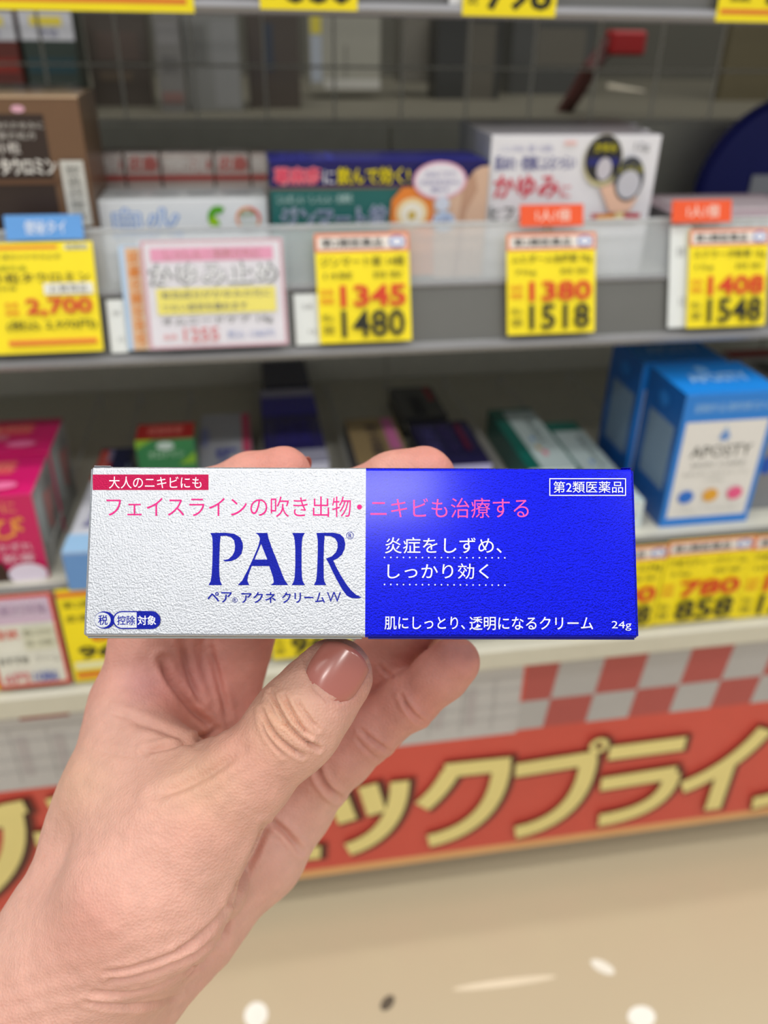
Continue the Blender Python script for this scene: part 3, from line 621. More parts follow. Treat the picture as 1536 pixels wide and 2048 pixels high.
# two tall blue cartons
BLU = (18, 122, 214)
zb_t = at_y(1440, 786, YL+.014).z
for i in (1, 0):
    y0 = YL+.014+i*.064; xa, xb = at_y(1340, 950, YL+.014).x-.003*i, at_y(1518, 950, YL+.014).x-.008*i
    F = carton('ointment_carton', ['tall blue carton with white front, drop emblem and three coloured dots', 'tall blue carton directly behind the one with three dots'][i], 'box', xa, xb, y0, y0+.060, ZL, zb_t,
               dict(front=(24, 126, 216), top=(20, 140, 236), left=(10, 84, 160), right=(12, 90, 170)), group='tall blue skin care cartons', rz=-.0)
    P = F.front(); P.rect(.06, .20, .94, .93, (228, 226, 222)).text('医薬部外品 薬用洗顔 石けん', .12, .07, .92, .13, (160, 206, 240))
    P.poly([(.5, .23), (.57, .33), (.43, .33)], (176, 196, 220)).ell(.5, .31, .05, .035, (110, 150, 210)).text('APOSTY', .17, .375, .83, .46, (96, 96, 90), .0)
    P.text('SKIN CARE', .2, .5, .8, .535, (170, 170, 166)).text('敏感な肌にも使えるせっけん', .14, .57, .86, .60, (190, 190, 186)).text('100g', .4, .625, .6, .65, (190, 190, 186))
    P.ell(.22, .76, .085, .05, (30, 110, 206)).ell(.49, .755, .085, .05, (226, 164, 50)).ell(.76, .75, .085, .05, (232, 90, 140)).text('しみない・つっぱらない', .15, .85, .85, .88, (190, 190, 186)); P.build('printing', F.root)
    P = F.top(); P.text('APOSTY', .2, .38, .85, .66, (150, 200, 246), .03).ell(.45, .25, .07, .1, (130, 190, 244)); P.build('printing', F.root)
    P = F.left(); P.rect(.2, .26, .88, .74, (112, 136, 160)).ell(.5, .13, .14, .05, (30, 110, 190)); P.build('printing', F.root)
F = pxcarton('ointment_carton', 'white carton with red lettering at the far right rear', 'box', 1522, 1680, 762, 820, .68, ZL, .09, dict(front=(214, 212, 212), top=(206, 206, 206), left=(190, 190, 190)))
P = F.top(); P.rect(0, 0, 1, .25, (170, 40, 44)).text('薬用', .1, .4, .6, .8, (90, 90, 90), .03); P.build('printing', F.root)
F = carton('ointment_carton', 'grey carton with a blue spot cut off at the right edge', 'box', at_y(1506, 980, YL+.03).x, at_y(1640, 980, YL+.03).x, YL+.03, YL+.1, ZL, at_y(1560, 880, YL+.03).z,
           dict(front=(126, 128, 132), top=(110, 112, 118), left=(92, 94, 98)))
P = F.front(); P.ell(.1, .35, .09, .13, (10, 80, 180)).text('薬用', .4, .2, .8, .4, (170, 170, 170)); P.build('printing', F.root)
# ---------------------------------------------------------------- the held box
BD = .1725                                   # distance of its front, along the view
def cw(X, Y, Z): return CAM + _r*X - _u*Y + _f*Z       # camera-style coordinates (right, down, away) in metres
c_front = cw((724-768)/FPX*BD, (1103-1024)/FPX*BD, BD)
tlt = math.radians(6.4)
ax_x = (_r + _f*.004).normalized()
ax_x = (ax_x*math.cos(.004) + _u*-math.sin(.0035)).normalized()
ax_z = (_u*math.cos(tlt) + _f*math.sin(tlt)).normalized(); ax_y = ax_z.cross(ax_x).normalized(); ax_z = ax_x.cross(ax_y)
BW, BH, BT = .1145, .0356, .0235
mbx = thing('medicine_box', tuple(c_front - ax_z*BH/2 + ax_y*BT/2), 'silver and deep blue acne cream carton held up sharply in the hand', 'box')
foil = dict(noise=.02, bump=.9, bscale=2600., bdist=.00020)
ms_ = M((188, 191, 197), .36, .88, **dict(foil, bump=.55)); mblu = M((3, 16, 205), .24, .9, coat=.3, **foil)
med = M((150, 152, 150), .4, .6)
ctr = c_front + ax_y*BT/2
hw = BW/2
# body: a rounded prism in two colour fields with slightly bowed faces
def secloop(x):
    r = .0007; pts = []
    for cx, cz, a0 in ((BT/2-r, BH/2-r, 0), (-(BT/2-r), BH/2-r, 90), (-(BT/2-r), -(BH/2-r), 180), (BT/2-r, -(BH/2-r), 270)):
        for k in range(4):
            a = math.radians(a0+30*k); pts.append((cx+r*math.cos(a), cz+r*math.sin(a)))
    return [ctr + ax_x*x + ax_y*p + ax_z*q for p, q in pts]
split = at_d(731, 1100, BD); xs_ = (split-ctr).dot(ax_x)
xl_ = [-hw, -hw+.0004, -hw*.5, xs_, xs_+.0001, hw*.5, hw-.0004, hw]
vs, fs, mi = [], [], []
for i, x in enumerate(xl_):
    lp = secloop(x)
    if i in (0, len(xl_)-1):
        lp = [ctr+ax_x*x + (p-ctr-ax_x*x)*.985 for p in lp]
    vs += lp
for i in range(len(xl_)-1):
    for k in range(16):
        fs.append([i*16+k, (i+1)*16+k, (i+1)*16+(k+1) % 16, i*16+(k+1) % 16]); mi.append(0 if xl_[i] < xs_ else 1)
fs.append(list(range(16))); mi.append(0); fs.append([(len(xl_)-1)*16+k for k in range(16)][::-1]); mi.append(1)
mesh('carton_body', vs, fs, [ms_, mblu], mbx, mi)
# folded card edges showing at the ends, top and bottom
def slab(name, a, b, c, hx, hy, hz, m, bev=.0001):
    v, f, t = boxgeo(ctr + ax_x*a + ax_y*b + ax_z*c, [ax_x, ax_y, ax_z], (hx, hy, hz), bev); return mesh(name, v, f, m, mbx)
slab('end_flap', -hw-.0001, .0, 0, .00025, BT/2-.0008, BH/2-.0004, ms_); slab('end_flap', hw+.0001, .0, 0, .00025, BT/2-.0008, BH/2-.0004, mblu)
slab('glued_seam', (-hw+xs_)/2, -BT/2+.003, -BH/2-.00015, (xs_+hw)/2-.0006, .0026, .00018, med)
slab('glued_seam', (hw+xs_)/2, -BT/2+.003, -BH/2-.00015, (hw-xs_)/2-.0006, .0026, .00018, M((12, 12, 120), .4, .3))
slab('folded_corner', -hw+.0022, -BT/2+.0012, BH/2+.00012, .0018, .0010, .00010, ms_)
slab('folded_corner', hw-.0012, -BT/2+.0010, BH/2+.00010, .0012, .0008, .0001, mblu)
fo = c_front - ax_y*.00003
P = Print(fo, ax_x, -ax_z, layer=.000012, res=6, px=True, rough=.42, metal=.75, bump=.6, bscale=3600., bdist=.00016)
NAVY, WH, PK = (12, 26, 150), (240, 242, 250), (214, 40, 124)
P.rect(185.5, 949, 417, 980, (176, 16, 72)).text('大人のニキビにも', 218, 953, 403, 977, WH, .0)
ft = 'フェイスラインの吹き出物・ニキビも治療する'
v, f = textgeo(ft, .0, 6); 
n1 = 'フェイスラインの吹き出物・'
P.text('フェイスラインの吹き出物', 213, 993, 702, 1034, PK, -.004).ell(719, 1014, 5, 5, PK).text('ニキビも治療する', 741, 996, 1057, 1036, (250, 84, 160), -.004)
G = lambda L: [(150+x/2.56, 880+y/2.56) for x, y in L]
P.loops([G([(693,476),(770,475),(815,480),(845,498),(858,525),(860,550),(852,583),(830,607),(800,620),(770,622),(757,616),(785,610),(806,592),(817,570),(820,545),(815,515),(798,497),(772,490),(745,492),(741,540),(739,600),(738,660),(740,700),(744,722),(753,743),(684,743),(695,722),(700,690),(703,640),(705,560),(704,510),(701,492)])], NAVY)
P.loops([G([(925,476),(985,476),(990,500),(1005,545),(1035,620),(1060,685),(1074,718),(1092,743),(1003,743),(1018,730),(1015,705),(995,645),(905,645),(888,690),(882,720),(892,743),(833,743),(856,720),(885,665),(915,600),(938,545),(948,505),(940,488)]),
         G([(953,532),(985,612),(919,612)])], NAVY)
P.loops([G([(1112,476),(1177,476),(1166,495),(1162,520),(1160,570),(1160,650),(1162,700),(1166,722),(1177,743),(1110,743),(1121,722),(1125,700),(1128,640),(1128,560),(1125,515),(1121,494)])], NAVY)
P.loops([G([(1236,476),(1325,475),(1358,483),(1376,500),(1384,530),(1380,560),(1366,588),(1345,606),(1322,617),(1335,645),(1358,688),(1385,732),(1412,768),(1440,793),(1470,806),(1445,811),(1415,809),(1392,797),(1368,765),(1340,715),(1315,665),(1298,628),(1285,607),(1315,596),(1336,575),(1345,550),(1344,525),(1332,504),(1312,493),(1278,490),(1275,540),(1273,600),(1273,660),(1274,705),(1277,724),(1287,743),(1223,743),(1234,722),(1238,695),(1241,640),(1243,570),(1243,515),(1240,492)])], NAVY)
P.ring(700, 1071, 7.4, 7.4, 1, 1, NAVY).text('R', 697, 1067, 703.5, 1075.5, NAVY)
P.text('ペア', 415, 1184, 464, 1205, NAVY, .012).ring(470, 1200, 5.2, 5.2, .8, .8, NAVY).text('R', 468, 1197, 472.4, 1203, NAVY)
P.text('アクネ', 483, 1184, 552, 1206, NAVY, .012).text('クリーム', 564, 1184, 650, 1206, NAVY, .012).text('W', 654, 1184, 682, 1204, NAVY, -.008)
def pill(a0, b0, a1, b1, n=12):
    r = (b1-b0)/2; cy = (b0+b1)/2
    return [(a0+r-r*math.sin(math.pi*i/n), cy-r*math.cos(math.pi*i/n)) for i in range(n+1)] + [(a1-r+r*math.sin(math.pi*i/n), cy+r*math.cos(math.pi*i/n)) for i in range(n+1)]
P.ell(209.5, 1240, 20, 17.5, NAVY).ell(206, 1240, 16, 15, (206, 210, 216)).text('税', 197, 1230, 216, 1250, NAVY, .03)
P.poly(pill(226.5, 1222, 321.5, 1258), NAVY).poly(pill(229, 1224.5, 275, 1255.5)[:13]+[(274, 1255.5), (274, 1224.5)], (206, 210, 216))
P.text('控除', 235, 1231, 271, 1250, NAVY, .03).text('対象', 276, 1231, 313, 1250, WH, .03)
P.frame(1098, 957, 1251, 992, 1.8, 1.8, WH).text('第2類医薬品', 1106, 963, 1245, 986, WH, .0)
P.text('炎症をしずめ、', 770, 1075, 1003, 1107, WH, .0).text('しっかり効く', 775, 1127, 977, 1158, WH, .0)
for i in range(20):
    P.ell(769+i*12.6, 1115+i*.06, 1.5, 1.5, WH, 8).ell(769+i*12.6, 1169+i*.08, 1.5, 1.5, WH, 8)
P.text('肌にしっとり、', 769, 1233, 929, 1259, WH, .004).text('透明になるクリーム', 938, 1233, 1184, 1260, WH, .004).text('24g', 1221, 1242, 1260, 1261, WH, -.004)
P.build('printed_front', mbx)

# ---------------------------------------------------------------- the hand (one continuous surface from a blended distance field)
S = 1.072
def J(px, py, d, r=0):
    d = d*1000*S; return np.array([(px-768)/FPX*d, (py-1024)/FPX*d, d, r], dtype=np.float32)
VOX = .5
lo = np.array([-128, -20, 150.]); hi = np.array([34, 148, 262.])
nx, ny, nz_ = [int(math.ceil((hi[i]-lo[i])/VOX)) for i in range(3)]
gx = (lo[0]+VOX*np.arange(nx)).astype(np.float32); gy = (lo[1]+VOX*np.arange(ny)).astype(np.float32); gz = (lo[2]+VOX*np.arange(nz_)).astype(np.float32)
def new(): return np.full((nx, ny, nz_), 30., np.float32)
def put(Fd, a, b, k):
    m = 8+k; ra, rb = a[3], b[3]
    l = np.minimum(a[:3]-ra, b[:3]-rb)-m; h = np.maximum(a[:3]+ra, b[:3]+rb)+m
    i0 = np.clip(((l-lo)/VOX).astype(int), 0, [nx, ny, nz_]); i1 = np.clip(((h-lo)/VOX).astype(int)+1, 0, [nx, ny, nz_])
    if (i1 <= i0).any(): return
    sl = tuple(slice(p, q) for p, q in zip(i0, i1))
    X = gx[sl[0]][:, None, None]-a[0]; Y = gy[sl[1]][None, :, None]-a[1]; Z = gz[sl[2]][None, None, :]-a[2]
    d = b[:3]-a[:3]; L2 = float((d*d).sum())+1e-6
    t = np.clip((X*d[0]+Y*d[1]+Z*d[2])/L2, 0, 1)
    D = np.sqrt((X-t*d[0])**2+(Y-t*d[1])**2+(Z-t*d[2])**2)-(ra+t*(rb-ra))
    A = Fd[sl]; hh_ = np.clip(.5+.5*(A-D)/k, 0, 1) if k > 0 else None
    Fd[sl] = A+(D-A)*hh_-k*hh_*(1-hh_) if k > 0 else np.minimum(A, D)
def smin(A, B, k):
    h = np.clip(.5+.5*(A-B)/k, 0, 1); return A+(B-A)*h-k*h*(1-h)
def chain(js, k, Fd=None):
    Fd = new() if Fd is None else Fd
    for a, b in zip(js[:-1], js[1:]): put(Fd, a, b, k)
    return Fd
# palm and wrist
palm = new()
Wc, Wu, Wr = J(75, 2085, .188, 22.5), J(205, 2000, .196, 15.5), J(140, 1915, .190, 18.5)
Im, Mm, Rm, Pm = J(272, 1420, .208, 11), J(432, 1470, .222, 11), J(540, 1535, .226, 10.5), J(592, 1606, .222, 9.6)
for a, b in [(J(-210, 2560, .172, 27), Wc), (J(-110, 2560, .185, 25), J(150, 2050, .192, 17)), (Wc, Wr)]: put(palm, a, b, 8)
for a, b in [(Wr, J(222, 1640, .200, 14)), (J(222, 1640, .200, 14), Im), (Wc, J(330, 1700, .212, 13)), (J(330, 1700, .212, 13), Mm), (Wu, J(430, 1700, .219, 12)), (J(430, 1700, .219, 12), Rm),
             (J(205, 1975, .200, 15.5), J(372, 1842, .211, 14)), (J(372, 1842, .211, 14), J(520, 1700, .218, 12)), (J(520, 1700, .218, 12), Pm), (Im, Mm), (Mm, Rm), (Rm, Pm)]: put(palm, a, b, 7)
put(palm, J(130, 2010, .186, 18), J(268, 1930, .198, 15), 8)
put(palm, J(335, 1330, .2155, 8.5), J(400, 1400, .219, 9), 6); put(palm, J(335, 1330, .2155, 8.5), J(372, 1180, .218, 7.5), 4)
hand = palm
# thumb: thenar mass, metacarpal, two phalanges
th = chain([J(185, 1930, .182, 17.5), J(300, 1780, .179, 18.5), J(395, 1650, .178, 13.2), J(492, 1552, .176, 9.6), J(588, 1455, .175, 9.3), J(625, 1405, .1755, 8.4), J(668, 1352, .177, 7.9)], 5)
put(th, J(250, 1850, .19, 19), J(400, 1760, .195, 12), 8)
put(th, J(640, 1392, .177, 8.2), J(672, 1350, .178, 8.0), 3)
put(th, J(580, 1462, .177, 9.6), J(592, 1446, .177, 9.6), 3)
hand = smin(hand, th, 6)
# web of skin between thumb and index
web = new(); put(web, J(400, 1580, .182, 7), J(270, 1470, .198, 10), 4); put(web, J(330, 1640, .18, 11), J(240, 1560, .193, 12), 6); put(web, J(320, 1520, .19, 8), J(258, 1600, .191, 13), 6)
put(web, J(365, 1530, .187, 6.5), J(400, 1560, .183, 8), 4)
hand = smin(hand, web, 8)
# fingers
fi = chain([Im, J(292, 1290, .2105, 9.6), J(318, 1120, .2105, 8.8), J(425, 1000, .2075, 8.2), J(500, 968, .2045, 7.9), J(566, 950, .2015, 7.4)], 3)
fm_ = chain([Mm, J(470, 1300, .224, 9.8), J(545, 1120, .219, 9.0), J(690, 1010, .2095, 8.4), J(790, 965, .2035, 8.0), J(850, 953, .2015, 7.9)], 3)
fr_ = chain([Rm, J(640, 1430, .227, 9.2), J(770, 1312, .222, 8.7), J(880, 1190, .2105, 8.0), J(960, 1110, .204, 7.2)], 3)
fp = chain([Pm, J(690, 1508, .215, 8.1), J(742, 1462, .213, 7.6), J(820, 1402, .2095, 7.2), J(880, 1350, .2055, 7.0), J(908, 1325, .2035, 6.7)], 3)
for fd in (fi, fm_, fr_, fp):
    hand = smin(hand, fd, 3.2)
del palm, th, web, fi, fm_, fr_, fp
# keep skin out of the card: flatten where it presses on the box
def to_mm(p):
    q = p-CAM; return np.array([q.dot(_r), -q.dot(_u), q.dot(_f)])*1000
bc = to_mm(ctr); axs = [np.array([a.dot(_r), -a.dot(_u), a.dot(_f)]) for a in (ax_x, ax_y, ax_z)]
Xg, Yg, Zg = gx[:, None, None]-bc[0], gy[None, :, None]-bc[1], gz[None, None, :]-bc[2]
q = []
for a, hsz in zip(axs, (hw*1000, BT*500, BH*500)):
    q.append(np.abs(Xg*a[0]+Yg*a[1]+Zg*a[2]).astype(np.float32)-(hsz+.15))
bd = np.maximum(np.maximum(q[0], q[1]), q[2]); hand = np.maximum(hand, -bd); del q, bd
# surface nets
sg = hand < 0
mix = sg[:-1, :-1, :-1].astype(np.int8)
tot = np.zeros_like(mix)
corn = [(i, j, k) for i in (0, 1) for j in (0, 1) for k in (0, 1)]
def cs(A, c): return A[c[0]:A.shape[0]-1+c[0], c[1]:A.shape[1]-1+c[1], c[2]:A.shape[2]-1+c[2]]
for c in corn: tot += cs(sg, c).astype(np.int8)
cell = (tot > 0) & (tot < 8); ci = np.argwhere(cell); idx = np.full(cell.shape, -1, np.int32); idx[cell] = np.arange(len(ci))
acc = np.zeros((len(ci), 3)); cnt = np.zeros(len(ci))
for a in corn:
    for ax_ in range(3):
        if a[ax_]: continue
        b = list(a); b[ax_] = 1
        va = hand[ci[:, 0]+a[0], ci[:, 1]+a[1], ci[:, 2]+a[2]]; vb = hand[ci[:, 0]+b[0], ci[:, 1]+b[1], ci[:, 2]+b[2]]
        s_ = (va < 0) != (vb < 0); t = np.where(s_, va/np.where(va == vb, 1, va-vb), 0)
        p = np.tile(np.array(a, float), (len(ci), 1)); p[:, ax_] += t
        acc[s_] += p[s_]; cnt[s_] += 1
vert = lo + VOX*(ci + acc/cnt[:, None])
quads = []
for ax_ in range(3):
    o1, o2 = (ax_+1) % 3, (ax_+2) % 3
    sl0 = [slice(None)]*3; sl1 = [slice(None)]*3; sl0[ax_] = slice(0, -1); sl1[ax_] = slice(1, None)
    ch = sg[tuple(sl0)] != sg[tuple(sl1)]; e = np.argwhere(ch)
    e = e[(e[:, o1] > 0) & (e[:, o2] > 0) & (e[:, o1] < sg.shape[o1]-1) & (e[:, o2] < sg.shape[o2]-1)]
    def gi(d1, d2):
        f_ = e.copy(); f_[:, o1] += d1; f_[:, o2] += d2; return idx[f_[:, 0], f_[:, 1], f_[:, 2]]
    Q = np.stack([gi(-1, -1), gi(0, -1), gi(0, 0), gi(-1, 0)], 1)
    ins = sg[e[:, 0], e[:, 1], e[:, 2]]; Q[~ins] = Q[~ins][:, ::-1]; quads.append(Q)
quads = np.concatenate(quads); quads = quads[(quads >= 0).all(1)]
# smoothing (Laplacian over mesh edges)
E_ = np.concatenate([quads[:, [0, 1]], quads[:, [1, 2]], quads[:, [2, 3]], quads[:, [3, 0]]])
def lap(v, w):
    s_ = np.zeros_like(v); n_ = np.bincount(E_[:, 0], minlength=len(v)) + np.bincount(E_[:, 1], minlength=len(v))
    for k in range(3):
        s_[:, k] = np.bincount(E_[:, 0], v[E_[:, 1], k], len(v)) + np.bincount(E_[:, 1], v[E_[:, 0], k], len(v))
    return v + w*(s_/np.maximum(n_, 1)[:, None]-v)
for _ in range(6): vert = lap(vert, .55); vert = lap(vert, -.5)
for _ in range(2): vert = lap(vert, .5)
def vnorm(v):
    a = v[quads[:, 2]]-v[quads[:, 0]]; b = v[quads[:, 3]]-v[quads[:, 1]]; n = np.cross(a, b); N = np.zeros_like(v)
    for c in range(4):
        for k in range(3): N[:, k] += np.bincount(quads[:, c], n[:, k], len(v))
    return N/np.maximum(np.linalg.norm(N, axis=1), 1e-9)[:, None]
N = vnorm(vert)
# outward check
if (N*(vert-vert.mean(0))).sum() < 0: quads = quads[:, ::-1]; N = -N
# creases and swellings sculpted along the lines seen on the skin
PX = np.stack([768+vert[:, 0]/vert[:, 2]*FPX, 1024+vert[:, 1]/vert[:, 2]*FPX], 1)
toward = -(N*vert).sum(1)/np.linalg.norm(vert, axis=1)
def pd(pts):
    best = np.full(len(PX), 1e9); 
    for a, b in zip(pts[:-1], pts[1:]):
        a = np.array(a, float); b = np.array(b, float); d = b-a
        t = np.clip(((PX-a)@d)/(d@d), 0, 1); best = np.minimum(best, np.linalg.norm(PX-a-t[:, None]*d, axis=1))
    return best
def qz(p0, p1, p2, n=8): return qb(p0, p1, p2, n)
G4 = lambda *L: [(450+x/2.793, 1250+y/2.793) for x, y in L]
def Q4(a, b, c): return qz(*G4(a, b, c))
CR = [
 ([(611, 1305), (613, 1340), (628, 1376), (655, 1400), (682, 1404), (708, 1388), (728, 1352), (740, 1322)], 3.2, .16, (170, 200)),  # points, width px, depth mm, depth range mm
 (Q4((262, 385), (330, 600), (520, 690)), 3.6, .75, (170, 200)), (Q4((330, 400), (400, 560), (470, 620)), 3.4, .6, (170, 200)),
 (Q4((205, 480), (260, 640), (430, 730)), 3.6, .6, (170, 200)), (Q4((400, 420), (460, 520), (520, 580)), 3, .35, (170, 200)), (Q4((240, 420), (300, 560), (345, 560)), 3.2, .45, (170, 200)),
 (Q4((192, 520), (235, 650), (330, 730)), 3., .3, (170, 200)),
 (Q4((985, 400), (1040, 500), (1110, 540)), 3.4, .55, (195, 260)), (Q4((1000, 440), (1050, 530), (1100, 560)), 3, .3, (195, 260)),
 (Q4((760, 590), (820, 650), (910, 700)), 3.4, .5, (195, 260)), (Q4((740, 640), (800, 720), (860, 750)), 3, .3, (195, 260)),
 (Q4((510, 770), (530, 890), (630, 960)), 5, 1.1, (195, 260)), (Q4((240, 1090), (330, 1130), (420, 1257)), 5, .9, (195, 260)),
 (Q4((870, 230), (900, 270), (930, 290)), 3, .4, (195, 260)),
 (qz((460, 1800), (450, 1840), (446, 1890)), 6, .6, (195, 260)),
 (qz((290, 1503), (370, 1490), (436, 1460)), 4.5, .6, (170, 240)), (qz((530, 1655), (505, 1720), (462, 1800)), 6, .8, (170, 240)), (qz((205, 1420), (300, 1440), (385, 1488)), 6, .2, (170, 240)), (qz((200, 1500), (260, 1518), (310, 1510)), 5, .14, (170, 240)),
 (qz((250, 1440), (330, 1455), (400, 1490)), 8, .3, (170, 240)),
 (qz((325, 1320), (335, 1380), (425, 1455)), 6, 1.0, (190, 260)), (qz((365, 1285), (372, 1340), (400, 1400)), 6, .8, (190, 260)), (qz((420, 1300), (440, 1370), (455, 1430)), 5, .6, (190, 260)),
 (qz((310, 1590), (400, 1570), (480, 1500)), 9, .5, (170, 200)),
 (qz((360, 1900), (430, 1860), (470, 1790)), 5, .5, (170, 240)), (qz((220, 1960), (340, 1950), (430, 1880)), 4, .5, (170, 240)), (qz((190, 1985), (300, 2000), (400, 1930)), 4, .5, (170, 240)),
 (qz((210, 1945), (300, 1935), (380, 1890)), 4, .35, (170, 240)), (qz((170, 2005), (280, 2030), (360, 1990)), 4, .4, (170, 240)),
]
disp = np.zeros(len(vert))
for pts, w, dep, (z0, z1) in CR:
    d_ = pd(pts); e0 = np.minimum(np.linalg.norm(PX-np.array(pts[0]), axis=1), np.linalg.norm(PX-np.array(pts[-1]), axis=1))
    m_ = (toward > .05) & (vert[:, 2] > z0) & (vert[:, 2] < z1)
    dep = dep*(2.2 if z1 == 200 else 1.9); w = w*1.15
    g = -dep*np.exp(-(d_/w)**2) + dep*.35*np.exp(-((d_-2.2*w)/(1.3*w))**2)
    disp += np.where(m_, g*np.clip(e0/(4*w)+.15, 0, 1), 0)
disp -= np.where(vert[:, 2] < 190, .55*np.clip(1.25-((PX[:, 0]-674)/66)**2-((PX[:, 1]-1342)/66)**2, 0, 1), 0)
# fine skin relief: warped bands across the wrist and thenar
def vnoise(p, s, seed):
    rs = np.random.RandomState(seed); T_ = rs.rand(64, 64, 64); q_ = p/s; i_ = np.floor(q_).astype(int); f_ = q_-i_; f_ = f_*f_*(3-2*f_); out = 0
    for dx in (0, 1):
        for dy in (0, 1):
            for dz in (0, 1):
                w_ = (f_[:, 0] if dx else 1-f_[:, 0])*(f_[:, 1] if dy else 1-f_[:, 1])*(f_[:, 2] if dz else 1-f_[:, 2])
                out = out + w_*T_[(i_[:, 0]+dx) % 64, (i_[:, 1]+dy) % 64, (i_[:, 2]+dz) % 64]
    return out-.5
disp += .5*vnoise(vert, 9, 1) + .22*vnoise(vert, 3, 2) + .05*vnoise(vert, 1.4, 4)
wr = np.clip((PX[:, 1]-1780)/200, 0, 1)*np.clip((520-PX[:, 0])/100, 0, 1)
bands = np.sin((PX[:, 0]*.28+PX[:, 1]*.96)/6.5 + 5*vnoise(vert, 10, 3))
disp += wr*.10*bands
vert = vert + N*disp[:, None]
hv = [cw(*(p/1000.)) for p in vert]
me = bpy.data.meshes.new('hand'); base = cw(*(J(40, 2080, .188)[:3]/1000.))
me.from_pydata([tuple(v-base) for v in hv], [], quads[:, ::-1].tolist() if False else quads.tolist())
me.polygons.foreach_set('use_smooth', [True]*len(me.polygons))
# skin tone patches stored on the vertices
def blob(px, py, r, z0=0, z1=999): return np.exp(-(((PX[:, 0]-px)**2+(PX[:, 1]-py)**2)/r**2))*((vert[:, 2] > z0) & (vert[:, 2] < z1))
base_c = np.array([lin(222), lin(174), lin(156)]); red = np.array([lin(206), lin(136), lin(122)]); yel = np.array([lin(214), lin(176), lin(136)]); pur = np.array([lin(180), lin(128), lin(132)])
wr_ = .10+.25*np.clip(vnoise(vert, 12, 5)+.2, 0, 1)
wr_ += .5*np.clip((vert[:, 2]-205)/14, 0, 1)*np.clip((1620-PX[:, 1])/120, 0, 1)
for b in [(930, 1320, 60, .5), (575, 930, 90, .6), (870, 920, 90, .6), (850, 1400, 60, .35), (500, 1500, 70, .2), (440, 1420, 120, .3), (390, 1640, 60, .2), (700, 1370, 55, .5), (160, 1850, 90, .25), (350, 1400, 50, .3)]:
    wr_ += b[3]*blob(*b[:3])
wy = .4*blob(560, 1440, 75, 0, 205)+.3*blob(150, 1560, 80)+.35*blob(400, 1560, 90)
wp = .5*blob(285, 1370, 45)+.3*blob(390, 1350, 50)
wr_, wy, wp = [np.clip(a, 0, .9)[:, None] for a in (wr_, wy, wp)]
cc = base_c*(1-wr_)+red*wr_; cc = cc*(1-wy)+yel*wy; cc = cc*(1-wp)+pur*wp
cc = cc*(1+.10*vnoise(vert, 2.2, 7)+.06*vnoise(vert, 1.1, 8))[:, None]
at = me.color_attributes.new('tone', 'FLOAT_COLOR', 'POINT'); at.data.foreach_set('color', np.concatenate([cc, np.ones((len(cc), 1))], 1).astype(np.float32).ravel())
sk = bpy.data.materials.new('skin'); sk.use_nodes = True; nt = sk.node_tree; b = nt.nodes['Principled BSDF']; L = nt.links
an = nt.nodes.new('ShaderNodeAttribute'); an.attribute_name = 'tone'; L.new(an.outputs['Color'], b.inputs['Base Color'])
b.inputs['Roughness'].default_value = .52; b.inputs['Subsurface Weight'].default_value = .25; b.inputs['Subsurface Radius'].default_value = (1, .35, .2); b.inputs['Subsurface Scale'].default_value = .003
b.inputs['Specular IOR Level'].default_value = .35
tc = nt.nodes.new('ShaderNodeTexCoord'); vo = nt.nodes.new('ShaderNodeTexVoronoi'); vo.inputs['Scale'].default_value = 1500
n3 = nt.nodes.new('ShaderNodeTexNoise'); n3.inputs['Scale'].default_value = 700; ad = nt.nodes.new('ShaderNodeMath'); ad.operation = 'ADD'
bp = nt.nodes.new('ShaderNodeBump'); bp.inputs['Strength'].default_value = .4; bp.inputs['Distance'].default_value = .0003
L.new(tc.outputs['Object'], vo.inputs['Vector']); L.new(tc.outputs['Object'], n3.inputs['Vector']); L.new(vo.outputs['Distance'], ad.inputs[0]); L.new(n3.outputs[0], ad.inputs[1]); L.new(ad.outputs[0], bp.inputs['Height']); L.new(bp.outputs[0], b.inputs['Normal'])
me.materials.append(sk)
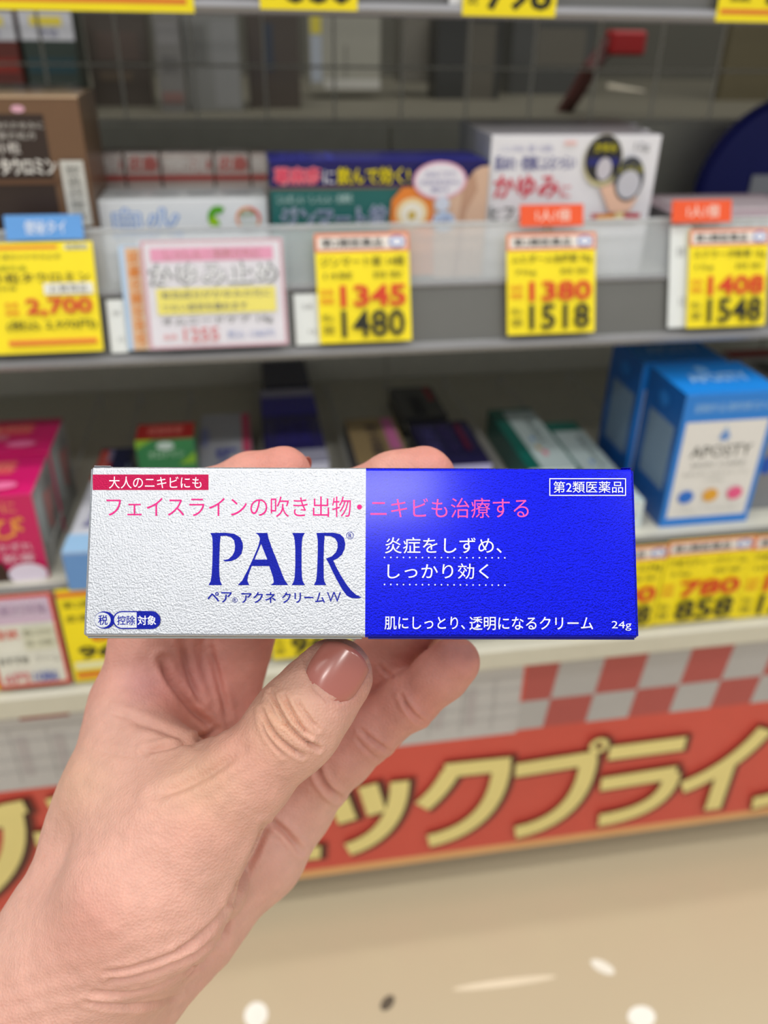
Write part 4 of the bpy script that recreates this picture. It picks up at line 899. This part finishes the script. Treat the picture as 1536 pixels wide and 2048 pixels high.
ho = bpy.data.objects.new('hand', me); COL.objects.link(ho); ho.location = base
tagp(ho, 'bare left hand with wrist pinching the silver and blue carton between thumb and fingers', 'hand')
# ---- nails
def nail(name, cpx, cpy, d, along, across, curve, L_, W_, out=None, lift=0.):
    """curved plate; along/across/out are camera-style vectors"""
    c0 = J(cpx, cpy, d)[:3]; A = np.array(along, float); A /= np.linalg.norm(A); C = np.array(across, float); C -= A*(C@A); C /= np.linalg.norm(C); O = np.cross(A, C)
    if O[2] > 0: O = -O
    if out is not None and O@np.array(out) < 0: O = -O
    vs, fs = [], []; na, nc = 12, 10
    for s_ in (0, 1):
        for i in range(na+1):
            u = i/na*2-1
            for j in range(nc+1):
                w = j/nc*2-1
                ww = W_*(1-.30*max(0, -u)**3-.06*max(0, u)**2); sh = (1-.22*abs(w)**3*(1 if u < 0 else 1))
                p = c0 + A*(L_*u*(sh if u < 0 else (1-.34*abs(w)**2.4))) + C*ww*w + O*(-curve*w*w - .25*curve*u*u*.6 - s_*.35 + lift)
                vs.append(cw(*(p/1000.)))
    n1_ = (na+1)*(nc+1)
    for i in range(na):
        for j in range(nc):
            q_ = [i*(nc+1)+j, (i+1)*(nc+1)+j, (i+1)*(nc+1)+j+1, i*(nc+1)+j+1]; fs.append(q_); fs.append([k+n1_ for k in q_][::-1])
    per = [j for j in range(nc+1)]+[i*(nc+1)+nc for i in range(1, na+1)]+[na*(nc+1)+j for j in range(nc-1, -1, -1)]+[i*(nc+1) for i in range(na-1, 0, -1)]
    for a_, b_ in zip(per, per[1:]+per[:1]): fs.append([a_, b_, b_+n1_, a_+n1_])
    m = M((186, 112, 100), .25, coat=.5, noise=.04, name='nail')
    o = mesh(name, [v-base for v in vs], fs, m, None, smooth=True); o.parent = ho; return o
nail('thumb_nail', 672, 1347, .1686, (.54, -.84, .12), (.84, .54, -.03), 2.1, 6.6, 6.2, lift=.2)
nail('fingernail', 588, 922, .2045, (1, -.25, -.1), (0, .3, 1), 1.4, 4.5, 4.6, out=(0.2, -1, .1))
